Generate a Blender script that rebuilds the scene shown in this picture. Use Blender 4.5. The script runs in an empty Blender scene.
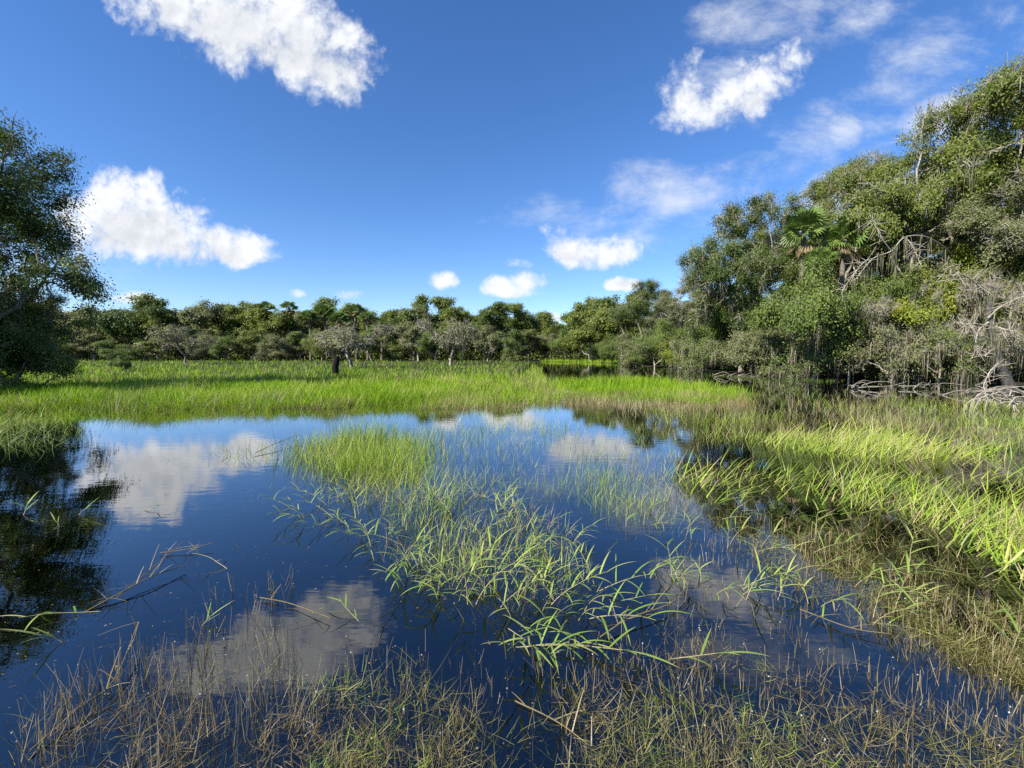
import bpy, math, random
import numpy as np

S = bpy.context.scene
C = S.collection
R = math.radians

# ---------------------------------------------------------------- camera
F, PITCH, CAMH = 430.0, R(4.2), 1.8
cam = bpy.data.objects.new("camera", bpy.data.cameras.new("camera"))
C.objects.link(cam)
cam.location = (0, 0, CAMH)
cam.rotation_euler = (R(90) - PITCH, 0, 0)
cam.data.sensor_width = 36.0
cam.data.lens = F / 1024 * 36.0
cam.data.clip_start, cam.data.clip_end = 0.05, 6000
S.camera = cam

# ---------------------------------------------------------------- exposure
S.view_settings.view_transform = 'Standard'
S.view_settings.look = 'None'
S.view_settings.gamma = 1.0
S.view_settings.use_curve_mapping = False
S.view_settings.exposure = 0.95
S.cycles.max_bounces = 6
S.cycles.diffuse_bounces = 3
S.cycles.glossy_bounces = 2
S.cycles.transmission_bounces = 3
S.cycles.transparent_max_bounces = 8
S.cycles.caustics_reflective = False
S.cycles.caustics_refractive = False
S.cycles.use_denoising = False

# ---------------------------------------------------------------- sun and sky
SUN_EL = R(38)
SUN_DIR = np.array([-0.80, -0.60])            # horizontal direction towards the sun
SUN_DIR = SUN_DIR / np.linalg.norm(SUN_DIR)
sun = bpy.data.objects.new("sun", bpy.data.lights.new("sun", 'SUN'))
C.objects.link(sun)
sun.data.energy = 5.0
sun.data.angle = R(0.55)
sun.data.color = (1.0, 0.955, 0.87)
from mathutils import Vector
sd = Vector((SUN_DIR[0] * math.cos(SUN_EL), SUN_DIR[1] * math.cos(SUN_EL), math.sin(SUN_EL)))
sun.rotation_euler = sd.to_track_quat('Z', 'Y').to_euler()
sun.location = (0, 0, 60)


def pix_dir(px, py):
    u, v = (px - 512) / F, (384 - py) / F
    return np.array([u, math.cos(PITCH) + v * math.sin(PITCH), v * math.cos(PITCH) - math.sin(PITCH)])


def at(px, py, z=0.0):
    d = pix_dir(px, py)
    t = (z - CAMH) / d[2]
    return np.array([d[0] * t, d[1] * t, z])


def at_d(px, dist):
    """x for a picture column at a given forward distance (near the horizon)"""
    return (px - 512) / F * dist


def z_at(py, dist):
    d = pix_dir(512, py)
    return CAMH + d[2] / d[1] * dist


world = bpy.data.worlds.new("World")
S.world = world
world.use_nodes = True
nt = world.node_tree
nt.nodes.clear()


def nd(t, **kw):
    n = nt.nodes.new(t)
    for k, v in kw.items():
        setattr(n, k, v)
    return n


def setin(sock, v):
    if v is None:
        return
    if hasattr(v, 'is_output') or isinstance(v, bpy.types.NodeSocket):
        nt.links.new(v, sock)
    else:
        sock.default_value = v


def M(op, a, b=None, c=None, clamp=False):
    n = nd('ShaderNodeMath', operation=op)
    n.use_clamp = clamp
    setin(n.inputs[0], a)
    setin(n.inputs[1], b)
    if c is not None:
        setin(n.inputs[2], c)
    return n.outputs[0]


def smooth(x, lo, hi):
    n = nd('ShaderNodeMapRange', interpolation_type='SMOOTHSTEP')
    setin(n.inputs['Value'], x)
    n.inputs['From Min'].default_value = lo
    n.inputs['From Max'].default_value = hi
    return n.outputs['Result']


tc = nd('ShaderNodeTexCoord')
sep = nd('ShaderNodeSeparateXYZ')
nt.links.new(tc.outputs['Generated'], sep.inputs[0])
dx, dy, dz = sep.outputs
ysafe = M('MAXIMUM', dy, 0.02)
gu = M('DIVIDE', dx, ysafe)
gv = M('DIVIDE', dz, ysafe)
front = smooth(dy, 0.02, 0.2)


def noise(vec_scale, detail, rough, dist=0.0, off=(0, 0, 0), stretch=(1, 1, 1)):
    mp = nd('ShaderNodeMapping')
    mp.inputs['Location'].default_value = off
    mp.inputs['Scale'].default_value = stretch
    cb = nd('ShaderNodeCombineXYZ')
    setin(cb.inputs[0], gu)
    setin(cb.inputs[1], gv)
    nt.links.new(cb.outputs[0], mp.inputs[0])
    n = nd('ShaderNodeTexNoise', noise_dimensions='2D')
    n.inputs['Scale'].default_value = vec_scale
    n.inputs['Detail'].default_value = detail
    n.inputs['Roughness'].default_value = rough
    n.inputs['Distortion'].default_value = dist
    nt.links.new(mp.outputs[0], n.inputs['Vector'])
    return n.outputs['Fac']


def g(px, py):
    d = pix_dir(px, py)
    return d[0] / d[1], d[2] / d[1]


def blobmask(blobs, ou=0.0, ov=0.0):
    cur = None
    for (px, py, a, b, rot, flat, wgt) in blobs:
        u0, v0 = g(px, py)
        cr, sr = math.cos(R(rot)), math.sin(R(rot))
        du = M('SUBTRACT', gu, u0 - ou)
        dv = M('SUBTRACT', gv, v0 - ov)
        x = M('MULTIPLY_ADD', du, cr * F / a, M('MULTIPLY', dv, sr * F / a))
        y = M('MULTIPLY_ADD', du, -sr * F / b, M('MULTIPLY', dv, cr * F / b))
        if flat != 1:
            y = M('MULTIPLY', y, M('MULTIPLY_ADD', M('LESS_THAN', y, 0.0), flat - 1.0, 1.0))
        q = M('MULTIPLY_ADD', x, x, M('MULTIPLY', y, y))
        m = M('MULTIPLY_ADD', q, -wgt, wgt)
        cur = m if cur is None else M('MAXIMUM', cur, m)
    return M('MAXIMUM', cur, -3.0)


# picture column, row of the centre, half sizes, tilt, flat-base factor, weight
CUMULUS = [
    (100, 222, 52, 46, 0, 1.0, 1.0), (133, 214, 48, 52, 0, 1.0, 1.0), (160, 228, 60, 44, -12, 1.1, 1.0), (195, 243, 66, 32, -8, 1.2, 1.0),
    (242, 254, 46, 20, 0, 1.3, 1.0), (82, 206, 26, 20, 0, 1.0, 0.8),
    (165, 2, 68, 38, -12, 1.0, 0.95), (235, 18, 88, 50, -16, 1.0, 1.0), (300, 34, 78, 52, -24, 1.0, 1.0), (342, 64, 42, 46, -38, 1.0, 0.85),
    (742, 92, 66, 32, 20, 1.0, 0.85), (690, 92, 34, 42, -25, 1.0, 0.65), (786, 62, 34, 20, 35, 1.0, 0.5),
    (498, 288, 24, 15, 0, 1.6, 1.0), (528, 284, 26, 20, 10, 1.5, 1.0), (515, 292, 36, 13, 0, 1.6, 1.0),
    (572, 250, 38, 24, -5, 1.2, 0.85), (618, 252, 34, 22, 5, 1.2, 0.85), (555, 236, 24, 18, 0, 1.0, 0.7),
    (522, 264, 18, 9, 0, 1.3, 0.7), (449, 282, 22, 12, -5, 1.4, 0.6), (351, 295, 18, 9, 0, 1.4, 0.7), (299, 294, 14, 7, 0, 1.4, 0.65),
    (135, 299, 32, 9, -3, 1.4, 0.75), (622, 285, 19, 9, 0, 1.4, 0.7), (545, 318, 20, 8, 0, 1.4, 0.6),
]
WISPS = [
    (720, 80, 60, 44, 20, 1.0, 0.6), (795, 55, 46, 26, 35, 1.0, 0.7), (845, 131, 26, 24, -35, 1.0, 1.0),
    (945, 118, 55, 30, 10, 1.0, 1.3), (832, 196, 36, 34, 0, 1.0, 1.1), (985, 215, 60, 40, 0, 1.0, 1.0), (640, 178, 40, 24, -5, 1.0, 0.7),
    (800, 8, 120, 36, 18, 1.0, 0.6), (872, 10, 75, 30, 30, 1.0, 0.7), (735, 20, 70, 34, 30, 1.0, 0.6), (655, 184, 56, 30, -5, 1.0, 0.7),
    (700, 196, 76, 22, 8, 1.0, 0.7), (935, 60, 120, 50, 28, 1.0, 0.6), (820, 140, 120, 40, 18, 1.0, 0.55), (580, 218, 110, 26, -4, 1.0, 0.4),
    (640, 240, 60, 26, 0, 1.0, 0.35), (735, 225, 80, 26, 10, 1.0, 0.55), (30, 270, 130, 30, 0, 1.0, 0.3), (1080, 40, 120, 60, 20, 1.0, 0.6),
]
n1 = noise(9.0, 9.0, 0.62, 0.15)
n2 = noise(26.0, 6.0, 0.6, 0.0, off=(3.1, 1.7, 0))
nw = noise(5.0, 8.0, 0.66, 0.15, off=(7.7, 2.2, 0), stretch=(0.75, 1.4, 1))
nsh = noise(9.0, 6.0, 0.6, 0.15, off=(0.022, -0.03, 0))
def billow(scale, off):
    v = nd('ShaderNodeTexVoronoi', voronoi_dimensions='2D', feature='SMOOTH_F1')
    v.inputs['Scale'].default_value = scale
    v.inputs['Smoothness'].default_value = 0.35
    v.inputs['Detail'].default_value = 3.0
    v.inputs['Roughness'].default_value = 0.55
    v.inputs['Lacunarity'].default_value = 2.3
    cb = nd('ShaderNodeCombineXYZ')
    setin(cb.inputs[0], M('MULTIPLY_ADD', n2, 0.02, M('ADD', gu, off[0])))
    setin(cb.inputs[1], M('MULTIPLY_ADD', n1, 0.05, M('ADD', gv, off[1])))
    nt.links.new(cb.outputs[0], v.inputs['Vector'])
    return M('SUBTRACT', 0.76, v.outputs['Distance'])


cm = blobmask(CUMULUS)
cs = blobmask(CUMULUS, -0.035, 0.055)
bil = billow(13.0, (0, 0))
bil2 = billow(13.0, (0.010, -0.014))
warp = M('ADD', M('MULTIPLY', M('SUBTRACT', n1, 0.5), 2.0), M('MULTIPLY', bil, 0.5))
cd = smooth(M('ADD', cm, warp), 0.03, 0.88)
wm = blobmask(WISPS)
wd = M('MULTIPLY', smooth(M('ADD', wm, M('MULTIPLY', M('SUBTRACT', nw, 0.5), 3.0)), 0.05, 1.7), 0.82)
dens = M('MULTIPLY', M('MAXIMUM', cd, wd, clamp=True), front)
# thick parts with more cloud towards the sun turn grey
shade = M('MULTIPLY', smooth(M('ADD', cs, M('MULTIPLY', warp, 0.22)), 0.1, 1.15), smooth(cm, 0.15, 0.75))
relief = M('ADD', M('MULTIPLY', M('SUBTRACT', n1, nsh), 0.45), M('MULTIPLY', M('SUBTRACT', bil, bil2), 0.25))
lit = M('ADD', M('MULTIPLY_ADD', shade, -0.26, 0.99), relief)
lit = M('MINIMUM', M('MAXIMUM', lit, 0.45), 1.0)
ccol = nd('ShaderNodeMixRGB')
setin(ccol.inputs[0], lit)
ccol.inputs[1].default_value = (0.24, 0.29, 0.36, 1)
ccol.inputs[2].default_value = (0.80, 0.82, 0.85, 1)
sky = nd('ShaderNodeTexSky', sky_type='NISHITA')
sky.sun_disc = False
sky.sun_elevation = SUN_EL
sky.sun_rotation = math.atan2(SUN_DIR[0], SUN_DIR[1])
sky.altitude = 0
sky.air_density = 1.0
sky.dust_density = 0.0
sky.ozone_density = 4.0
bg1 = nd('ShaderNodeBackground')
bg1.inputs['Strength'].default_value = 0.090
hs = nd('ShaderNodeHueSaturation')
hs.inputs['Saturation'].default_value = 1.17
hs.inputs['Hue'].default_value = 0.502
nt.links.new(sky.outputs[0], hs.inputs['Color'])
tint = nd('ShaderNodeMixRGB', blend_type='MULTIPLY')
tint.inputs[0].default_value = 1.0
tint.inputs[2].default_value = (0.93, 0.96, 1.10, 1)
nt.links.new(hs.outputs[0], tint.inputs[1])
nt.links.new(tint.outputs[0], bg1.inputs['Color'])
bg2 = nd('ShaderNodeBackground')
bg2.inputs['Strength'].default_value = 0.64
nt.links.new(ccol.outputs[0], bg2.inputs['Color'])
mx = nd('ShaderNodeMixShader')
setin(mx.inputs[0], dens)
nt.links.new(bg1.outputs[0], mx.inputs[1])
nt.links.new(bg2.outputs[0], mx.inputs[2])
wo = nd('ShaderNodeOutputWorld')
nt.links.new(mx.outputs[0], wo.inputs['Surface'])

# ---------------------------------------------------------------- materials


class Mat:
    def __init__(self, name):
        self.m = bpy.data.materials.new(name)
        self.m.use_nodes = True
        self.t = self.m.node_tree
        self.t.nodes.clear()
        self.out = self.t.nodes.new('ShaderNodeOutputMaterial')

    def n(self, typ, **kw):
        k = self.t.nodes.new(typ)
        for a, b in kw.items():
            setattr(k, a, b)
        return k

    def l(self, a, b):
        self.t.links.new(a, b)


def ramp(mt, stops, src):
    r = mt.n('ShaderNodeValToRGB')
    e = r.color_ramp.elements
    while len(e) < len(stops):
        e.new(0.5)
    for el, (p, c) in zip(e, stops):
        el.position = p
        el.color = (*c, 1)
    mt.l(src, r.inputs[0])
    return r.outputs[0]


def leaf_mat(name, stops, trans=0.35, spec=0.25, rough=0.5, patch=0.25, pscale=0.3):
    """colour from each leaf's own 'tint', wandering in broad patches"""
    mt = Mat(name)
    a = mt.n('ShaderNodeAttribute', attribute_name='tint')
    tcn = mt.n('ShaderNodeNewGeometry')
    no = mt.n('ShaderNodeTexNoise')
    no.inputs['Scale'].default_value = pscale
    no.inputs['Detail'].default_value = 3
    mt.l(tcn.outputs['Position'], no.inputs['Vector'])
    mm = mt.n('ShaderNodeMath', operation='MULTIPLY_ADD')
    mt.l(no.outputs['Fac'], mm.inputs[0])
    mm.inputs[1].default_value = patch * 2
    mm.inputs[2].default_value = -patch
    ad = mt.n('ShaderNodeMath', operation='ADD')
    mt.l(mm.outputs[0], ad.inputs[0])
    mt.l(a.outputs['Fac'], ad.inputs[1])
    col = ramp(mt, stops, ad.outputs[0])
    p = mt.n('ShaderNodeBsdfPrincipled')
    p.inputs['Roughness'].default_value = rough
    p.inputs['Specular IOR Level'].default_value = spec
    mt.l(col, p.inputs['Base Color'])
    if trans > 0:
        tr = mt.n('ShaderNodeBsdfTranslucent')
        mt.l(col, tr.inputs['Color'])
        mxs = mt.n('ShaderNodeMixShader')
        mxs.inputs[0].default_value = trans
        mt.l(p.outputs[0], mxs.inputs[1])
        mt.l(tr.outputs[0], mxs.inputs[2])
        mt.l(mxs.outputs[0], mt.out.inputs['Surface'])
    else:
        mt.l(p.outputs[0], mt.out.inputs['Surface'])
    return mt.m


def noise_mat(name, stops, scale=3.0, rough=0.85, stretch=(1, 1, 1), bump=0.3):
    mt = Mat(name)
    ge = mt.n('ShaderNodeTexCoord')
    mp = mt.n('ShaderNodeMapping')
    mp.inputs['Scale'].default_value = stretch
    mt.l(ge.outputs['Object'], mp.inputs[0])
    no = mt.n('ShaderNodeTexNoise')
    no.inputs['Scale'].default_value = scale
    no.inputs['Detail'].default_value = 6
    no.inputs['Roughness'].default_value = 0.65
    mt.l(mp.outputs[0], no.inputs['Vector'])
    col = ramp(mt, stops, no.outputs['Fac'])
    p = mt.n('ShaderNodeBsdfPrincipled')
    p.inputs['Roughness'].default_value = rough
    p.inputs['Specular IOR Level'].default_value = 0.2
    mt.l(col, p.inputs['Base Color'])
    if bump:
        b = mt.n('ShaderNodeBump')
        b.inputs['Strength'].default_value = bump
        b.inputs['Distance'].default_value = 0.05
        mt.l(no.outputs['Fac'], b.inputs['Height'])
        mt.l(b.outputs[0], p.inputs['Normal'])
    mt.l(p.outputs[0], mt.out.inputs['Surface'])
    return mt.m


def water_mat():
    mt = Mat("pond_water")
    ge = mt.n('ShaderNodeNewGeometry')
    mp = mt.n('ShaderNodeMapping')
    mp.inputs['Scale'].default_value = (0.55, 1.7, 1)
    mp.inputs['Rotation'].default_value = (0, 0, R(8))
    mt.l(ge.outputs['Position'], mp.inputs[0])
    n1 = mt.n('ShaderNodeTexNoise')
    n1.inputs['Scale'].default_value = 4.2
    n1.inputs['Detail'].default_value = 3
    mt.l(mp.outputs[0], n1.inputs['Vector'])
    n2 = mt.n('ShaderNodeTexNoise')
    n2.inputs['Scale'].default_value = 0.35
    n2.inputs['Detail'].default_value = 2
    mt.l(ge.outputs['Position'], n2.inputs['Vector'])
    mu = mt.n('ShaderNodeMath', operation='MULTIPLY')
    mt.l(n1.outputs['Fac'], mu.inputs[0])
    mt.l(n2.outputs['Fac'], mu.inputs[1])
    b = mt.n('ShaderNodeBump')
    b.inputs['Strength'].default_value = 0.036
    b.inputs['Distance'].default_value = 0.06
    mt.l(mu.outputs[0], b.inputs['Height'])
    fr = mt.n('ShaderNodeFresnel')
    fr.inputs['IOR'].default_value = 1.58
    mt.l(b.outputs[0], fr.inputs['Normal'])
    fac = mt.n('ShaderNodeMath', operation='MULTIPLY_ADD', use_clamp=True)
    mt.l(fr.outputs[0], fac.inputs[0])
    fac.inputs[1].default_value = 1.45
    fac.inputs[2].default_value = 0.035
    tr = mt.n('ShaderNodeBsdfTransparent')
    tr.inputs['Color'].default_value = (0.72, 0.62, 0.38, 1)
    gl = mt.n('ShaderNodeBsdfGlossy')
    gl.inputs['Roughness'].default_value = 0.0
    gl.inputs['Color'].default_value = (1, 1, 1, 1)
    mt.l(b.outputs[0], gl.inputs['Normal'])
    mxs = mt.n('ShaderNodeMixShader')
    mt.l(fac.outputs[0], mxs.inputs[0])
    mt.l(tr.outputs[0], mxs.inputs[1])
    mt.l(gl.outputs[0], mxs.inputs[2])
    mt.l(mxs.outputs[0], mt.out.inputs['Surface'])
    return mt.m


MT = {
    'water': water_mat(),
    'ground': noise_mat("marsh_soil", [(0.3, (0.012, 0.010, 0.006)), (0.55, (0.030, 0.026, 0.014)), (0.75, (0.05, 0.055, 0.02))], 0.8, 0.95),
    'bark': noise_mat("grey_bark", [(0.3, (0.11, 0.095, 0.07)), (0.6, (0.26, 0.23, 0.18)), (0.8, (0.40, 0.365, 0.29))], 2.2, 0.9, (3, 3, 0.6)),
    'shadebark': noise_mat("shade_darkened_bark", [(0.3, (0.035, 0.032, 0.028)), (0.6, (0.11, 0.10, 0.088)), (0.8, (0.22, 0.21, 0.185))], 3.5, 0.95, (3, 3, 0.5), .6),  # hollow trunk's grey bark, its shade put into the colour
    'pale': noise_mat("bleached_wood", [(0.3, (0.19, 0.165, 0.125)), (0.6, (0.38, 0.34, 0.27)), (0.8, (0.54, 0.49, 0.40))], 2.0, 0.9, (2, 2, 1)),
    'black': noise_mat("charred_wood", [(0.3, (0.004, 0.004, 0.004)), (0.7, (0.015, 0.013, 0.012))], 6, 0.95),
    'palmtrunk': noise_mat("palm_bark", [(0.3, (0.08, 0.065, 0.05)), (0.7, (0.22, 0.19, 0.15))], 5, 0.95, (1, 1, 4)),
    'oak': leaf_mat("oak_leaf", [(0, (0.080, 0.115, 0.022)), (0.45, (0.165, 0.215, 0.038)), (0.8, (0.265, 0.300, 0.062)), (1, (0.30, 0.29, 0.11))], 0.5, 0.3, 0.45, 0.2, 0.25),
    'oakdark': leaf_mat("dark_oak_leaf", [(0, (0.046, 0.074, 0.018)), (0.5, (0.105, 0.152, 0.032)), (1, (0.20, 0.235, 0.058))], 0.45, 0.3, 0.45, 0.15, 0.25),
    'greyleaf': leaf_mat("grey_green_leaf", [(0, (0.105, 0.125, 0.048)), (0.5, (0.185, 0.205, 0.078)), (1, (0.29, 0.285, 0.135))], 0.35, 0.2, 0.6, 0.2, 0.3),
    'yellowleaf': leaf_mat("yellow_green_leaf", [(0, (0.09, 0.13, 0.014)), (0.5, (0.19, 0.24, 0.022)), (1, (0.33, 0.33, 0.04))], 0.35, 0.2, 0.5, 0.2, 0.4),
    'bushleaf': leaf_mat("bush_leaf", [(0, (0.065, 0.110, 0.020)), (0.5, (0.135, 0.195, 0.036)), (1, (0.23, 0.275, 0.065))], 0.4, 0.25, 0.5, 0.2, 0.3),
    'palm': leaf_mat("palm_leaf", [(0, (0.06, 0.11, 0.022)), (0.5, (0.13, 0.20, 0.042)), (1, (0.25, 0.29, 0.085))], 0.2, 0.45, 0.35, 0.1, 0.3),
    'deadpalm': leaf_mat("dead_palm_leaf", [(0, (0.12, 0.085, 0.045)), (0.5, (0.24, 0.18, 0.09)), (1, (0.36, 0.28, 0.15))], 0.2, 0.1, 0.8, 0.1, 0.3),
    'moss': leaf_mat("spanish_moss", [(0, (0.10, 0.10, 0.06)), (0.5, (0.18, 0.175, 0.105)), (1, (0.29, 0.275, 0.17))], 0.25, 0.05, 0.9, 0.15, 0.4),
    'brownmoss': leaf_mat("dry_hanging_vine", [(0, (0.13, 0.11, 0.075)), (0.5, (0.25, 0.215, 0.15)), (1, (0.38, 0.34, 0.25))], 0.25, 0.05, 0.9, 0.2, 0.4),
    'meadow': leaf_mat("meadow_grass", [(0, (0.09, 0.18, 0.006)), (0.4, (0.19, 0.36, 0.008)), (0.7, (0.31, 0.46, 0.022)), (0.88, (0.43, 0.48, 0.06)), (1, (0.42, 0.36, 0.17))], 0.38, 0.15, 0.5, 0.34, 0.30),
    'cane': leaf_mat("cane_grass", [(0, (0.08, 0.17, 0.02)), (0.4, (0.20, 0.32, 0.028)), (0.72, (0.36, 0.46, 0.05)), (0.9, (0.48, 0.47, 0.12)), (1, (0.45, 0.37, 0.20))], 0.35, 0.3, 0.4, 0.18, 0.5),
    'blade': leaf_mat("pale_green_leaf", [(0, (0.09, 0.18, 0.032)), (0.5, (0.25, 0.36, 0.065)), (0.85, (0.42, 0.45, 0.13)), (1, (0.45, 0.38, 0.18))], 0.3, 0.25, 0.45, 0.12, 1.5),
    'bushgrass': leaf_mat("shore_grass", [(0, (0.035, 0.065, 0.012)), (0.5, (0.09, 0.14, 0.025)), (1, (0.20, 0.22, 0.06))], 0.3, 0.15, 0.6, 0.25, 0.4),
    'straw': leaf_mat("dry_straw", [(0, (0.065, 0.050, 0.028)), (0.5, (0.21, 0.16, 0.072)), (0.85, (0.36, 0.285, 0.14)), (1, (0.44, 0.38, 0.26))], 0.2, 0.1, 0.8, 0.25, 0.6),
    'stem': leaf_mat("stem_skin", [(0, (0.12, 0.16, 0.04)), (0.5, (0.25, 0.22, 0.10)), (1, (0.38, 0.30, 0.18))], 0.0, 0.3, 0.5, 0.2, 2.0),
    'weed': leaf_mat("pond_weed", [(0, (0.050, 0.055, 0.014)), (0.5, (0.165, 0.168, 0.042)), (1, (0.36, 0.32, 0.12))], 0.2, 0.1, 0.7, 0.3, 1.2),
    'seed': leaf_mat("white_seed", [(0, (0.45, 0.42, 0.37)), (1, (0.70, 0.67, 0.62))], 0.2, 0.2, 0.6, 0.0, 1.0),
}

# ---------------------------------------------------------------- mesh helpers


class Buf:
    """gathers vertices, triangles, quads and a tint per vertex"""

    def __init__(self):
        self.v, self.t, self.q, self.a = [], [], [], []
        self.n = 0

    def add(self, v, tris=None, quads=None, tint=0.5):
        v = np.asarray(v, float).reshape(-1, 3)
        if not len(v):
            return
        if tris is not None and len(tris):
            self.t.append(np.asarray(tris, np.int64).reshape(-1, 3) + self.n)
        if quads is not None and len(quads):
            self.q.append(np.asarray(quads, np.int64).reshape(-1, 4) + self.n)
        self.a.append(np.broadcast_to(np.asarray(tint, float), (len(v),)))
        self.v.append(v)
        self.n += len(v)

    def mesh(self, name, mat, smooth=False):
        me = bpy.data.meshes.new(name)
        if self.n:
            v = np.concatenate(self.v)
            t = np.concatenate(self.t) if self.t else np.zeros((0, 3), np.int64)
            q = np.concatenate(self.q) if self.q else np.zeros((0, 4), np.int64)
            me.vertices.add(len(v))
            me.vertices.foreach_set('co', v.astype(np.float32).ravel())
            loops = np.concatenate([t.ravel(), q.ravel()]).astype(np.int32)
            me.loops.add(len(loops))
            me.loops.foreach_set('vertex_index', loops)
            nf = len(t) + len(q)
            me.polygons.add(nf)
            st = np.concatenate([np.arange(len(t)) * 3, len(t) * 3 + np.arange(len(q)) * 4]).astype(np.int32)
            me.polygons.foreach_set('loop_start', st)
            if smooth:
                me.polygons.foreach_set('use_smooth', np.ones(nf, bool))
            at_ = me.attributes.new('tint', 'FLOAT', 'POINT')
            at_.data.foreach_set('value', np.concatenate(self.a).astype(np.float32))
            me.update(calc_edges=True)
            me.validate()
        me.materials.append(mat)
        return me


def link(name, me, parent=None):
    o = bpy.data.objects.new(name, me)
    C.objects.link(o)
    if parent is not None:
        o.parent = parent
    return o


def tag(o, label, cat, group=None):
    o['label'] = label
    o['category'] = cat
    if group:
        o['group'] = group
    return o


def kind(o, k):
    o['kind'] = k
    return o


def thing(name, label, cat, loc=(0, 0, 0), rz=0.0, group=None, scale=(1, 1, 1)):
    o = bpy.data.objects.new(name, None)
    C.objects.link(o)
    o.empty_display_size = 0.2
    o.location = loc
    o.rotation_euler = (0, 0, rz)
    o.scale = scale
    return tag(o, label, cat, group)


def norm(a):
    return a / np.maximum(np.linalg.norm(a, axis=-1, keepdims=True), 1e-9)


def strips(buf, base, length, width, phi0, phi1, theta, tint, nseg=3, face=None, taper=0.0, shape='blade', tip=0.0):
    """curved tapering strips: phi is the angle from vertical (start, end), theta the heading"""
    N = len(base)
    if N == 0:
        return
    base = np.asarray(base, float)
    length, width, phi0, phi1, theta, tint = [np.broadcast_to(np.asarray(k, float), (N,)) for k in (length, width, phi0, phi1, theta, tint)]
    pos = base.copy()
    wd_ = theta + (np.pi / 2 if face is None else face)
    side = np.stack([np.cos(wd_), np.sin(wd_), np.zeros(N)], 1)
    rows = []
    for k in range(nseg + 1):
        t = k / nseg
        if shape == 'blade':
            w = width * (1 - t) ** 0.7 if k else width * 0.8
        elif shape == 'leaf':
            w = width * (np.sin(np.pi * min(1, 0.12 + 0.88 * t) ** 0.75) ** 0.8 if k < nseg else 0)
        else:
            w = width * (1 - taper * t)
        w = np.broadcast_to(w, (N,))
        rows.append(pos - side * w[:, None] / 2)
        rows.append(pos + side * w[:, None] / 2)
        ph = phi0 + (phi1 - phi0) * (t + 0.5 / nseg)
        d = np.stack([np.sin(ph) * np.cos(theta), np.sin(ph) * np.sin(theta), np.cos(ph)], 1)
        pos = pos + d * (length / nseg)[:, None]
    point = shape in ('blade', 'leaf')
    if point:
        rows[-2] = (rows[-2] + rows[-1]) / 2
        rows.pop()
    V = np.stack(rows, 1)                      # N, rows, 3
    nr = V.shape[1]
    off = np.arange(N)[:, None] * nr
    q = [(2 * k, 2 * k + 1, 2 * k + 3, 2 * k + 2) for k in range(nseg - (1 if point else 0))]
    Q = (off[:, :, None] + np.array(q)[None]).reshape(-1, 4) if q else None
    T = (off + np.array([2 * nseg - 2, 2 * nseg - 1, 2 * nseg])[None]) if point else None
    grad = np.array([(r_ // 2) / nseg for r_ in range(nr)]) ** 3
    tipn = np.abs(np.sin(tint * 37.0)) * tip
    buf.add(V.reshape(-1, 3), T, Q, np.clip(tint[:, None] + tipn[:, None] * grad[None], 0, 1).ravel())


def leaves(buf, P, size, rng, tint, up=0.7, aspect=0.5, out=None):
    """one diamond leaf face at each point, turned at random, tilted to the sky"""
    N = len(P)
    nrm = rng.normal(size=(N, 3))
    nrm = norm(nrm)
    if out is not None:
        nrm = nrm * 0.75 + out
    nrm[:, 2] += up
    nrm = norm(nrm)
    a = norm(np.cross(nrm, rng.normal(size=(N, 3))))
    b = np.cross(nrm, a)
    s = np.broadcast_to(np.asarray(size, float), (N,))[:, None]
    fold = nrm * s * 0.08
    V = np.stack([P - a * s * 0.5, P - b * s * aspect * 0.5 + a * s * 0.05 + fold, P + a * s * 0.5, P + b * s * aspect * 0.5 + a * s * 0.05 + fold], 1)
    Q = np.arange(N)[:, None] * 4 + np.arange(4)[None]
    buf.add(V.reshape(-1, 3), None, Q, np.repeat(np.broadcast_to(tint, (N,)), 4))


def tubes(buf, A, B, ra, rb, k=5, tint=0.5):
    """one tapered tube per edge"""
    A, B = np.asarray(A, float), np.asarray(B, float)
    N = len(A)
    if N == 0:
        return
    d = norm(B - A)
    ref = np.where(np.abs(d[:, 2:3]) > 0.9, np.array([[1.0, 0, 0]]), np.array([[0, 0, 1.0]]))
    u = norm(np.cross(d, ref))
    w = np.cross(d, u)
    an = np.arange(k) / k * 2 * np.pi
    ring = u[:, None] * np.cos(an)[None, :, None] + w[:, None] * np.sin(an)[None, :, None]
    ra, rb = np.broadcast_to(ra, (N,)), np.broadcast_to(rb, (N,))
    V = np.concatenate([A[:, None] + ring * ra[:, None, None], B[:, None] + ring * rb[:, None, None]], 1)
    q = np.array([(i, (i + 1) % k, k + (i + 1) % k, k + i) for i in range(k)])
    Q = (np.arange(N)[:, None, None] * 2 * k + q[None]).reshape(-1, 4)
    buf.add(V.reshape(-1, 3), None, Q, np.repeat(np.broadcast_to(tint, (N,)), 2 * k))


def polyline(buf, pts, r0, r1, k=6, tint=0.5):
    """one smooth continuous tube along points"""
    pts = np.asarray(pts, float)
    n = len(pts)
    d = norm(np.gradient(pts, axis=0))
    ref = np.array([0.31, 0.17, 0.93])
    u = norm(np.cross(d, ref))
    w = np.cross(d, u)
    rr = np.linspace(r0, r1, n) if np.isscalar(r1) else np.asarray(r1)
    an = np.arange(k) / k * 2 * np.pi
    V = pts[:, None] + (u[:, None] * np.cos(an)[None, :, None] + w[:, None] * np.sin(an)[None, :, None]) * rr[:, None, None]
    Q = [(i * k + j, i * k + (j + 1) % k, (i + 1) * k + (j + 1) % k, (i + 1) * k + j) for i in range(n - 1) for j in range(k)]
    buf.add(V.reshape(-1, 3), None, Q, tint)


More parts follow.
